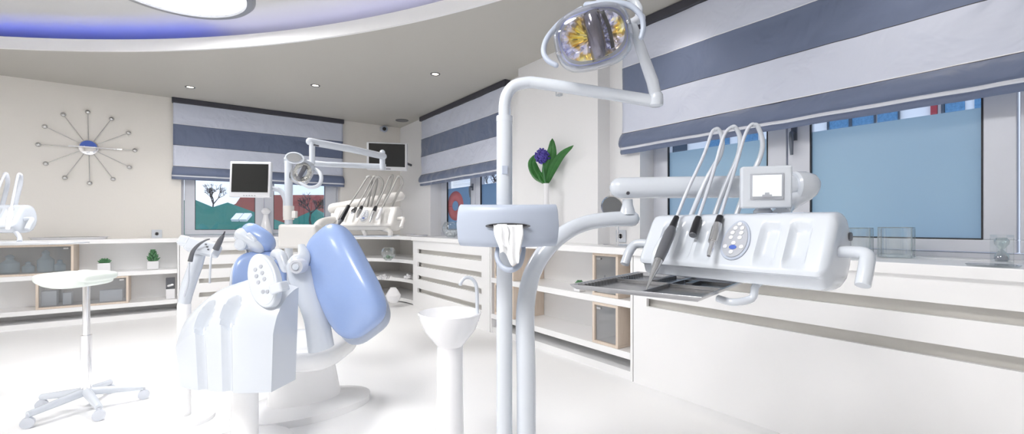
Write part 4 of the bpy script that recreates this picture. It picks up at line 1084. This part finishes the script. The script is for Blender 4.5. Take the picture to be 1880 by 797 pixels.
# far console
def far_console(Tm, label, m1='cream'):
    r = root('instrument_console', Tm @ Vector((0, 0, -.01)), label, 'dental console', 'dental instrument consoles')
    part('housing', console_body(Tm), m1, r)
    console_face(r, Tm, .02, True, m1); console_handle(r, Tm, 1, m1)
    return r
TF = Matrix.Translation(W(672, 420, 3.95) + Vector((0, 0, .0))) @ Matrix.Rotation(math.radians(-36.2 - 16), 4, 'Z') @ Matrix.Diagonal((1.08, 1, 1, 1))
r = far_console(TF, 'cream instrument console with five handpieces, in front of the room corner')
b = bm_(); tube(b, [W(612, 383, 4.15), W(735, 360, 4.25)], [.048, .044], 24, round_ends=True); part('parallel_arm', b, 'cream', r)
b = bm_(); tube(b, [W(613, 392, 4.15), W(613, 412, 4.1)], .026, 16); part('swivel', b, 'cream', r)
b = bm_(); tube(b, sm([W(575, 440, 3.64), W(585, 413, 3.7), W(605, 405, 3.9), W(625, 404, 4.1), W(640, 405, 4.12)], 6), .034, 20, round_ends=True); part('curved_arm', b, 'cream', r)
b = bm_(); tube(b, sm([TF @ Vector((-.04, .02, 0)), W(668, 424, 3.9), W(672, 432, 3.9)], 4), .02, 12); tube(b, sm([TF @ Vector((.14, .0, 0)), W(716, 425, 3.8), W(716, 434, 3.8)], 4), .02, 12); part('tray_bracket', b, 'cream', r)
b = bm_()
T = Matrix.Translation(W(680, 434.5, 3.9)) @ Matrix.Rotation(math.radians(-36.2), 4, 'Z')
rings = [[b.verts.new(T @ Vector((x * sx_, y * sy_, z))) for x, y in rect(1, 1)] for sx_, sy_, z in ((.20, .12, .003), (.22, .14, .012), (.215, .135, .001), (.19, .11, -.002))]
for A, B in zip(rings, rings[1:]):
    for k in range(4): b.faces.new((A[k], A[(k + 1) % 4], B[(k + 1) % 4], B[k]))
b.faces.new(rings[0]); b.faces.new(rings[-1][::-1])
single('instrument_tray', b, 'plastic', 'flat white tray under the console in front of the corner', 'tray', smooth=False, bevel=.001)
far_h = [
    ('scaler_handpiece', 'black and grey scaler handpiece at the left end of the cream console, tip pointing down', (640, 378, 618, 419), (676, 325), [(682, 330), (672, 372)], 'long'),
    ('syringe_handpiece', 'short black handpiece, second from the left on the cream console', (653, 383, 646, 391), (687, 325), [(692, 332), (678, 372)], 'short'),
    ('drill_handpiece', 'steel motor handpiece with black collar, middle of the cream console', (664, 380, 655, 400), (693, 326), [(703, 334), (688, 374)], 'steel'),
    ('turbine_handpiece', 'slim steel handpiece with black collar beside the keypad of the cream console', (690, 380, 679, 408), (718, 323), [(720, 328), (700, 374)], 'steel'),
    ('lamp_handpiece', 'white cable handpiece at the right end of the cream console', (700, 384, 692, 403), (732, 325), [(739, 336), (714, 376)], 'white')]
for nm, lb, (x0, y0, x1, y1), (tx, ty), wh, kd in far_h:
    g0, g1 = W(x0, y0, 3.84), W(x1, y1, 3.70)
    if kd == 'long': sg = [([g0, lerp(g0, g1, .5), lerp(g0, g1, .66)], [.016, .02, .022], 'black', 'grip'), ([lerp(g0, g1, .661), lerp(g0, g1, .8), g1], [.018, .012, .003], 'tool', 'tip')]
    elif kd == 'short': sg = [([g0, lerp(g0, g1, .6)], [.014, .018], 'black', 'grip'), ([lerp(g0, g1, .601), g1], [.013, .008], 'steel', 'tip')]
    elif kd == 'steel': sg = [([g0, lerp(g0, g1, .35)], [.014, .018], 'black', 'collar'), ([lerp(g0, g1, .351), lerp(g0, g1, .7), g1], [.018, .015, .006], 'steel', 'grip')]
    else: sg = [([g0, g1], [.013, .012], 'ceramic', 'grip')]
    handpiece(nm, lb, [W(wh[1][0], wh[1][1] + 14, 3.98), W((wh[0][0] + wh[1][0]) / 2 + 3, (wh[0][1] + wh[1][1]) / 2, 3.98), W(wh[0][0], wh[0][1], 3.96), W(tx + 2, ty - 1, 3.95), W(tx - 3, ty + 1, 3.95)],
              [W(tx + 2, ty, 3.95), W(tx - 3, ty + 3, 3.94), W((tx * .5 + x0 * .5), (ty + y0) / 2, 3.9), g0], sg, .012, .007, 'hose_dark', 'handpieces of the far console', 'hose_dark')

# ---------------------------------------------------------------- dental chair
cb = W(560, 412, 2.9)
r = root('dental_chair', (cb.x, cb.y, 0), 'light blue padded dental chair with white shell, headrest at left and raised leg rest', 'dental chair')
T = frame(W(634, 512, 2.45), roll=0, yaw=-22, pitch=-8) @ Matrix.Rotation(math.radians(36), 4, 'Z')
def wl(co):   # taper slightly to the top, gentle crown
    t = co.y / .38
    return (co.x * (1.02 - .10 * t), co.y, co.z + .02 * (1 - t * t))
b = bm_(); sell(b, (.160, .320, .085), T, .62, .58, 56, 30, wl); part('leg_rest_cushion', b, 'cushion', r)
b = bm_(); sell(b, (.158, .315, .05), T @ TR(-.050, -.015, -.085), .45, .5, 48, 20, wl); part('leg_rest_shell', b, 'matte', r)
# hinge arm with round cap
b = bm_(); h0 = W(548, 489, 2.35)
tube(b, sm([W(553, 450, 2.45), W(558, 470, 2.42), W(548, 489, 2.40), W(560, 530, 2.4), W(580, 580, 2.42), W(590, 640, 2.45)], 5), [.018, .035, .062, .060, .065, .07], 18, flat=.55); part('hinge_arm', b, 'plastic', r)
b = bm_(); TK = frame(h0); lathe(b, [(.038, -.03), (.038, .02), (.034, .028), (.024, .028), (.022, .024), (.001, .024)], TK, 28); kn = part('hinge_cap', b, 'tvframe', r)
b = bm_(); lathe(b, [(.016, .0245), (.016, .034), (.001, .036)], TK, 20); part('cap_button', b, 'plastic', kn)
# headrest
TQ = frame(W(468, 440, 3.0), yaw=25, pitch=-25) @ Matrix.Rotation(math.radians(-38), 4, 'Z')
b = bm_(); sell(b, (.115, .062, .10), TQ @ TR(.01, .02, 0), .7, .75, 36, 20); part('headrest_cushion', b, 'cushion', r)
b = bm_(); sell(b, (.105, .045, .09), TQ @ TR(-.01, -.028, 0), .6, .7, 32, 16); part('headrest_shell', b, 'plastic', r)
b = bm_(); TG = frame(W(449, 443, 2.95)); 
tube(b, [TG @ Vector((-.04, .03, 0)), TG @ Vector((.045, .028, .0))], .026, 16, round_ends=True); lathe(b, [(.034, -.05), (.038, .0), (.038, .02), (.03, .028), (.001, .03)], TG @ TR(-.005, -.02, .02), 24); tube(b, [TG @ Vector((.05, .04, .03)), TG @ Vector((.08, .01, .03))], .018, 12, round_ends=True); part('headrest_joint', b, 'plastic', r)
b = bm_(); tube(b, sm([W(452, 458, 3.0), W(454, 470, 3.0), W(456, 482, 3.0)], 3), .011, 10); tube(b, sm([W(464, 455, 3.0), W(466, 470, 3.0), W(464, 482, 3.0)], 3), .010, 10); part('headrest_rod', b, 'steel', r)
# backrest: blue inside, white shell
TBk = frame(W(480, 512, 3.0), yaw=22, pitch=-12)
def wb(co): return (co.x, co.y - .25 * max(0, co.x * co.x) * 4 * (1 if co.y > 0 else 0), co.z + 1.6 * co.x * co.x)
b = bm_(); sell(b, (.155, .19, .05), TBk @ TR(.0, -.01, .02), .5, .5, 44, 20, wb); part('backrest_cushion', b, 'cushion', r)
b = bm_(); sell(b, (.165, .19, .05), TBk @ TR(-.015, -.02, -.05), .5, .5, 44, 20, wb); part('backrest_shell', b, 'plastic', r)
b = bm_(); tube(b, sm([W(500, 475, 2.9), W(506, 466, 2.88), W(516, 470, 2.86), W(524, 492, 2.84)], 5), [.018, .03, .034, .03], 14, round_ends=True); part('shoulder_support', b, 'plastic', r)
b = bm_(); sell(b, (.26, .30, .075), Matrix.Translation(W(560, 640, 2.75)) @ Matrix.Rotation(math.radians(-36), 4, 'Z'), .5, .5, 40, 16); part('seat', b, 'lam', r)
b = bm_(); q = W(560, 412, 2.75); lathe(b, [(.30, 0), (.30, .04), (.16, .07), (.13, .28), (.14, .33)], Matrix.Translation((q.x, q.y, 0)), 36, 1.3, .8); part('base', b, 'lam', r)

# ---------------------------------------------------------------- low white side console in front of chair
r = root('assistant_console', (W(450, 412, 2.2).x, W(450, 412, 2.2).y, 0), 'low white rounded console with holder hollows and an upright oval keypad, before the chair', 'dental console')
T = frame(W(432, 560, 2.15), roll=0, yaw=-10, pitch=-50)
b = bm_()
N1, N2 = 60, 40
def topf(u, v):
    x = (u - .5) * .50; y = (v - .5) * .26
    z = .065 - .9 * max(0, abs(x) - .10) ** 1.5 - 2.6 * (y - .02) ** 2 - .22 * max(0, -x) * 1.0
    for gx in (-.09, .045):
        dd_ = ((x - gx) / .042) ** 2 + ((y + .07) / .075) ** 2
        if dd_ < 1: z -= .055 * (1 - dd_ ** 2)
    return (x, y + .18 * min(0, x) + .03 * x, z)
g = surf(b, topf, N1, N2, T)
# skirt
low = []
border = [g[i][0] for i in range(N1 + 1)] + [g[N1][j] for j in range(1, N2 + 1)] + [g[i][N2] for i in range(N1 - 1, -1, -1)] + [g[0][j] for j in range(N2 - 1, 0, -1)]
cen = W(450, 600, 2.25)
lv = [b.verts.new((v.co.x * .94 + cen.x * .06, v.co.y * .94 + cen.y * .06, .36)) for v in border]
for k in range(len(border)): b.faces.new((border[k], border[(k + 1) % len(border)], lv[(k + 1) % len(border)], lv[k]))
b.faces.new(lv)
part('tray_top', b, 'plastic', r)
b = bm_(); q = W(450, 412, 2.25); lathe(b, [(.22, 0), (.22, .03), (.06, .06), (.06, .37)], Matrix.Translation((q.x, q.y, 0)), 28); part('base', b, 'lam', r)
TKp = frame(W(484, 515, 2.1), yaw=-14, pitch=-12) @ Matrix.Rotation(math.radians(28), 4, 'Z')
b = bm_(); prism(b, oval(.074, .134, 44), -.03, .012, TKp); kp = part('keypad_panel', b, 'plastic', r, True, .006)
b = bm_(); prism(b, oval(.064, .120, 44), .0122, .0135, TKp); part('keypad', b, 'plastic', kp, True)
for x, y in ((-.016, .062), (.016, .062), (-.019, .03), (.014, .03), (-.018, -.002), (.016, -.002), (-.008, -.055), (.014, -.065)):
    b = bm_(); lathe(b, [(.0095, .0137), (.009, .016), (.001, .0165)], TKp @ TR(x, y), 16); part('button', b, 'keypad', kp)
b = bm_(); cbox(b, (0, 0, 0), (.06, .045, .06), frame(W(513, 528, 2.05), roll=18, yaw=-10)); part('latch_block', b, 'plastic', r, False, .008)

# ---------------------------------------------------------------- suction arm at the left of the chair
r = root('suction_holder', (W(345, 412, 2.7).x, W(345, 412, 2.7).y, 0), 'white suction holder arm on a slanted post, left of the headrest', 'suction arm')
dS = 2.6
b = bm_(); tube(b, sm([W(338, 560, dS), W(344, 530, dS), W(358, 490, dS), W(367, 466, dS)], 5), [.03, .036, .036, .03], 18); part('slanted_post', b, 'plastic', r)
b = bm_(); p0 = W(338, 560, dS); tube(b, [(p0.x, p0.y, .02), p0], .034, 16, round_ends=True); lathe(b, [(.15, 0), (.15, .02), (.04, .03)], Matrix.Translation((p0.x, p0.y, 0)), 24); part('base', b, 'lam', r)
T = frame(W(373, 455, dS - .03), roll=-14, yaw=8, pitch=-25)
b = bm_(); cbox(b, (0, 0, 0), (.17, .075, .075), T); part('holder_block', b, 'plastic', r, False, .014)
b = bm_()
for k in range(3): cbox(b, (.028 + k * .013, .012 - k * .013, .0385), (.010, .008, .003), T)
part('switches', b, 'tool', r, False)
b = bm_(); cbox(b, (-.10, .01, .01), (.06, .055, .06), T); part('side_clip', b, 'plastic', r, False, .012)
handpiece('suction_handpiece', 'curved grey suction nozzle in the holder at the far left of the suction arm', None,
          [W(347, 482, 2.5), W(346, 500, 2.5), W(345, 520, 2.52), W(338, 545, 2.55)],
          [(sm([W(349, 480, 2.5), W(354, 462, 2.5), W(364, 450, 2.5), W(376, 442, 2.5), W(385, 439, 2.5)], 4), [.012, .010, .008, .005, .003], 'tool', 'nozzle')], mh='hose', grp='suction handpieces')
handpiece('suction_handpiece', 'straight grey handpiece tilted up to the right in the suction holder', None,
          [W(388, 466, 2.5), W(386, 490, 2.5), W(385, 520, 2.5)],
          [([W(396, 458, 2.52), W(404, 442, 2.52), W(410, 432, 2.52)], [.017, .014, .008], 'tool', 'grip'), ([W(410.3, 431.5, 2.52), W(413, 425, 2.52)], [.005, .003], 'darkmetal', 'nozzle')], mh='hose', grp='suction handpieces')

# ================================================================ LEFT UNIT
TL = Matrix.Translation(W(-36, 424, 3.3)) @ Matrix.Rotation(math.radians(-36.2 + 8), 4, 'Z')
r = far_console(TL, 'white instrument console cut off by the left edge, beside the wall clock', 'plastic')
b = bm_(); q = TL @ Vector((-.22, .05, 0)); tube(b, [(q.x, q.y, .02), (q.x, q.y, q.z + .03)], .035, 18); lathe(b, [(.2, 0), (.2, .03), (.05, .05)], Matrix.Translation((q.x, q.y, 0)), 24); part('pedestal', b, 'plastic', r)
b = bm_(); tube(b, sm([TL @ Vector((.20, .02, 0)), W(32, 430, 3.25), W(36, 437, 3.2), W(36, 444, 3.15)], 4), .014, 12); part('tray_bracket', b, 'hose', r)
handpiece('left_unit_handpiece', 'white syringe on a grey whip hose, cut off by the left picture edge', [W(2, 385, 3.45), W(10, 355, 3.45), W(14, 335, 3.42), W(12, 320, 3.4), W(8, 320, 3.4)],
          [W(12, 321, 3.4), W(8, 322, 3.38), W(-4, 350, 3.3), W(-8, 385, 3.2)], [([W(-8, 385, 3.2), W(-9, 410, 3.15)], [.015, .012], 'ceramic', 'grip')], .014, .008, 'hose', 'handpieces of the left console', 'hose')
handpiece('left_unit_handpiece', 'white syringe on a grey whip hose, hanging nearer the console handle', [W(26, 385, 3.4), W(33, 355, 3.4), W(38, 335, 3.4), W(38, 322, 3.38), W(33, 319, 3.37)],
          [W(37, 321, 3.37), W(33, 322, 3.35), W(27, 350, 3.25), W(20, 383, 3.1)], [([W(20, 383, 3.1), W(18, 398, 3.05), W(14, 420, 3.0)], [.012, .017, .012], 'ceramic', 'grip')], .014, .008, 'hose', 'handpieces of the left console', 'hose')
b = bm_(); T = Matrix.Translation(PZ(60, 447, 1.0)) @ Matrix.Rotation(math.radians(-36.2), 4, 'Z')
q3 = W(55, 446, 3.05); T = Matrix.Translation(q3) @ Matrix.Rotation(math.radians(-36.2), 4, 'Z')
prism(b, [(-.30, -.12), (.25, -.12), (.31, -.03), (.29, .12), (-.30, .12)], -.006, .004, T); M['tool2'] = mat('pale_grey_metal', (.66, .68, .72), .3, .3)
single('instrument_tray', b, 'tool2', 'thin grey tray plate under the left console at the picture edge', 'tray', smooth=False, bevel=.002)
# stool
qs = W(148, 412, 2.75); zs = CAMZ - (496 - HY) / FOC * 2.75
r = root('saddle_stool', (qs.x, qs.y, 0), 'pale green saddle stool with a chrome post, in front of the clock wall shelves', 'stool')
TS = Matrix.Translation((qs.x, qs.y, zs - .045)) @ Matrix.Rotation(math.radians(-36.2), 4, 'Z')
def wsd(co): return (co.x + .0 - .0, co.y, co.z * (1 if co.x > -.05 else .8) + (.25 * max(0, -co.x - .0) * .22) + (0 if co.z > 0 else -.02 * math.cos(min(1, abs(co.x - .04) / .16) * PI / 2)))
b = bm_(); sell(b, (.150, .16, .035), TS @ TR(-.035, 0, 0), .45, .6, 40, 16, wsd); part('seat', b, 'seatgreen', r)
b = bm_(); sell(b, (.045, .12, .028), TS @ TR(.10, -.0, .006), .6, .6, 24, 12); part('seat_end_roll', b, 'seatgreen', r)
qp = TS @ Vector((.035, 0, 0))
b = bm_(); tube(b, [(qp.x, qp.y, .10), (qp.x, qp.y, zs - .08)], .018, 18); tube(b, [(qp.x, qp.y, .10), (qp.x, qp.y, .45)], .027, 18); part('post', b, 'chrome', r)
for k in range(5):
    a = k * 2 * PI / 5; b = bm_(); e = Vector((qp.x + .27 * math.cos(a), qp.y + .27 * math.sin(a), .075)); tube(b, [(qp.x, qp.y, .11), e], [.026, .018], 12); lg = part('leg', b, 'plastic', r)
    b = bm_(); lathe(b, [(.03, -.012), (.03, .012)], Matrix.Translation((e.x, e.y, .0305)) @ Matrix.Rotation(PI / 2, 4, 'X'), 18); tube(b, [(e.x, e.y, .035), (e.x, e.y, .075)], .008, 8); part('caster', b, 'hose', lg)

# ================================================================ OUTSIDE
b = bm_(); box(b, (-60, AY + 1.5, -4.2), (60, 90, -4)); box(b, (BX + 1.5, -60, -4.2), (60, AY + 1.5, -4)); struct('ground_outside', b, 'ground')
def gable(name, label, c, L, Wd, zb, zt, rz, mr, grp):
    r = root(name, (c[0], c[1], -4), label, 'house', grp)
    T = Matrix.Translation((c[0], c[1], 0)) @ Matrix.Rotation(rz, 4, 'Z')
    b = bm_(); box(b, (-L / 2, -Wd / 2, -4), (L / 2, Wd / 2, zb), T)
    hip = L / 2 + .4 - .02 if 'green' in label else 0
    a = [] if hip else [b.verts.new(T @ Vector(p)) for p in ((-L / 2, -Wd / 2, zb), (-L / 2, Wd / 2, zb), (-L / 2, 0, zt - .1))]; a and b.faces.new(a)
    a = [] if hip else [b.verts.new(T @ Vector(p)) for p in ((L / 2, -Wd / 2, zb), (L / 2, Wd / 2, zb), (L / 2, 0, zt - .1))]; a and b.faces.new(a)
    part('wall', b, 'hwall', r, False)
    b = bm_(); o = .4
    vs = [Vector(p) for p in ((-L / 2 - o, -Wd / 2 - o, zb - .15), (L / 2 + o, -Wd / 2 - o, zb - .15), (L / 2 + o, Wd / 2 + o, zb - .15), (-L / 2 - o, Wd / 2 + o, zb - .15), (-L / 2 - o + hip, 0, zt), (L / 2 + o - hip, 0, zt))]
    v = [b.verts.new(T @ p) for p in vs]
    for f in ((0, 1, 5, 4), (2, 3, 4, 5), (1, 2, 5), (3, 0, 4), (0, 3, 2, 1)): b.faces.new([v[i] for i in f])
    part('roof', b, mr, r, False)
    return r, T
D = 24.
pk = W(418, 372, D)
r, T = gable('house', 'green roofed house with two white skylights, seen through the back window', (pk.x, pk.y), 7.0, 4.5, .55, pk.z, -_a, 'groof', 'houses outside the window')
# skylights on the near slope
for px in (436, 451):
    p = W(px, 401, D - 1.25); b = bm_(); Tk = Matrix.Translation((p.x, p.y, p.z + .05)) @ Matrix.Rotation(-_a, 4, 'Z') @ Matrix.Rotation(math.atan2(pk.z - .4, 2.65), 4, 'X')
    cbox(b, (0, 0, 0), (.36, .55, .14), Tk); part('skylight', b, 'ceramic', r, False)
p = W(350, 372, 30); gable('house', 'green roofed house cut off by the left window frame', (p.x, p.y), 6, 3.5, 1.1, p.z + .3, -_a, 'groof', 'houses outside the window')
p = W(463, 366, 40); r, T = gable('house', 'red roofed house behind the green roof, left of the window mullion', (p.x, p.y), 5.5, 4, 1.6, W(463, 361, 40).z, -_a, 'rroof', 'houses outside the window')
p = W(530, 362, 34); r, T = gable('house', 'large red roofed house in the right-hand pane of the back window', (p.x, p.y), 6.2, 4, 1.3, W(530, 358, 34).z, -_a, 'rroof', 'houses outside the window')
p = W(580, 392, 29); gable('house', 'low green roofed house at the right of the back window', (p.x, p.y), 4.6, 4, .5, W(580, 384, 29).z, -_a, 'groof', 'houses outside the window')
def bare_tree(p, h, label, sd):
    rnd = random.Random(sd)
    r = root('bare_tree', (p.x, p.y, -4), label, 'tree', 'bare trees outside')
    b = bm_(); tube(b, [(p.x, p.y, -4), (p.x + .1, p.y, p.z - h * .5)], [.22, .12], 8); part('trunk', b, 'bark', r)
    b = bm_()
    def grow(q, d, L, rd, lv):
        e = q + d * L; tube(b, [q, q + d * L * .5 + Vector((rnd.uniform(-.1, .1), rnd.uniform(-.1, .1), 0)) * L, e], [rd * .55, rd * .45, rd * .33], 4)
        if lv:
            for k in range(4):
                nd = (d + Vector((rnd.uniform(-.9, .9), rnd.uniform(-.9, .9), rnd.uniform(-.25, .7)))).normalized(); grow(e, nd, L * rnd.uniform(.55, .8), rd * .6, lv - 1)
    grow(Vector((p.x + .1, p.y, p.z - h * .5)), Vector((0, 0, 1)), h * .32, .10, 4)
    part('branches', b, 'bark', r, False)
bare_tree(W(388, 362, 27.4), 2.3, 'bare leafless tree left of centre in the back window', 3)
bare_tree(W(566, 380, 21), 1.7, 'bare leafless tree right of the red roof in the back window', 8)
bare_tree(W(586, 382, 33), 2.2, 'bare leafless tree at the right edge of the back window', 11)
bare_tree(PB(905, 352, 9.5), 2.4, 'bare tree seen above the frosted film of the far side window', 21)
# facade across the street from the big window
r = root('apartment_building', (13.5, 0, -4), 'white apartment building with blue curtained windows, above the frosted film', 'building')
b = bm_(); FX = 13.0; box(b, (FX, -12, -4), (FX + 6, 12, 6)); part('wall', b, 'bwall', r, False)
def fac(px0, px1, m, nm, z0=2.2, z1=5.2, dx=0):
    a, c = PB(px0, 220, FX), PB(px1, 220, FX); b = bm_(); box(b, (FX - .05 - dx, min(a.y, c.y), z0), (FX - .01, max(a.y, c.y), z1)); return part(nm, b, m, r, False)
for a, c in ((1524, 1560), (1566, 1606), (1612, 1650), (1736, 1772), (1790, 1806), (1360, 1392), (1300, 1340)): fac(a, c, 'bcurt', 'curtained_window')
for a, c in ((1520, 1524), (1560, 1566), (1606, 1609), (1650, 1653), (1729, 1735), (1236, 1262)): fac(a, c, 'dark', 'dark_frame', dx=.02)
for a, c in ((1710, 1722), (1228, 1236)): fac(a, c, 'redp', 'red_strip', dx=.03)
b = bm_()
for x in range(12):
    pass
# hedge beyond the far side window
q = PB(860, 350, 10)
b = bm_(); sell(b, (1.2, 3.2, 2.6), Matrix.Translation((13, 19.5, -2.8)), .6, .6, 40, 20, lambda c: c * (1 + .12 * noise.noise(c * 1.4)))
single('hedge', b, 'bush', 'dark hedge outside the far side window', 'hedge', kind='stuff')

# ================================================================ LIGHT AND CAMERA
w = bpy.data.worlds.new('sky'); SC.world = w; w.use_nodes = True; nt = w.node_tree
bg = nt.nodes['Background']
tc = nt.nodes.new('ShaderNodeTexCoord'); nz = nt.nodes.new('ShaderNodeTexNoise'); nz.inputs['Scale'].default_value = 2.5; nz.inputs['Detail'].default_value = 5
cr = nt.nodes.new('ShaderNodeValToRGB'); cr.color_ramp.elements[0].position = .35; cr.color_ramp.elements[0].color = (.55, .70, 1, 1); cr.color_ramp.elements[1].position = .65; cr.color_ramp.elements[1].color = (.93, .95, 1, 1)
nt.links.new(tc.outputs['Generated'], nz.inputs['Vector']); nt.links.new(nz.outputs['Fac'], cr.inputs[0]); nt.links.new(cr.outputs[0], bg.inputs['Color'])
bg.inputs['Strength'].default_value = 1.25

cam = bpy.data.cameras.new('camera'); co = bpy.data.objects.new('camera', cam); COL.objects.link(co)
co.location = (0, 0, CAMZ); co.rotation_euler = (PI / 2, 0, -_a)
cam.sensor_width = 36; cam.lens = 36 * FOC / 1880; cam.shift_y = (HY - 398.5) / 1880; cam.clip_start = .02; cam.clip_end = 300
SC.camera = co
SC.view_settings.view_transform = 'Standard'; SC.view_settings.look = 'None'; SC.view_settings.gamma = 1; SC.view_settings.exposure = 0.35
try: SC.view_settings.use_curve_mapping = False
except Exception: pass
SC.cycles.use_denoising = True
SC.cycles.max_bounces = 10; SC.cycles.diffuse_bounces = 5; SC.cycles.glossy_bounces = 4; SC.cycles.transparent_max_bounces = 24
SC.cycles.sample_clamp_indirect = 6
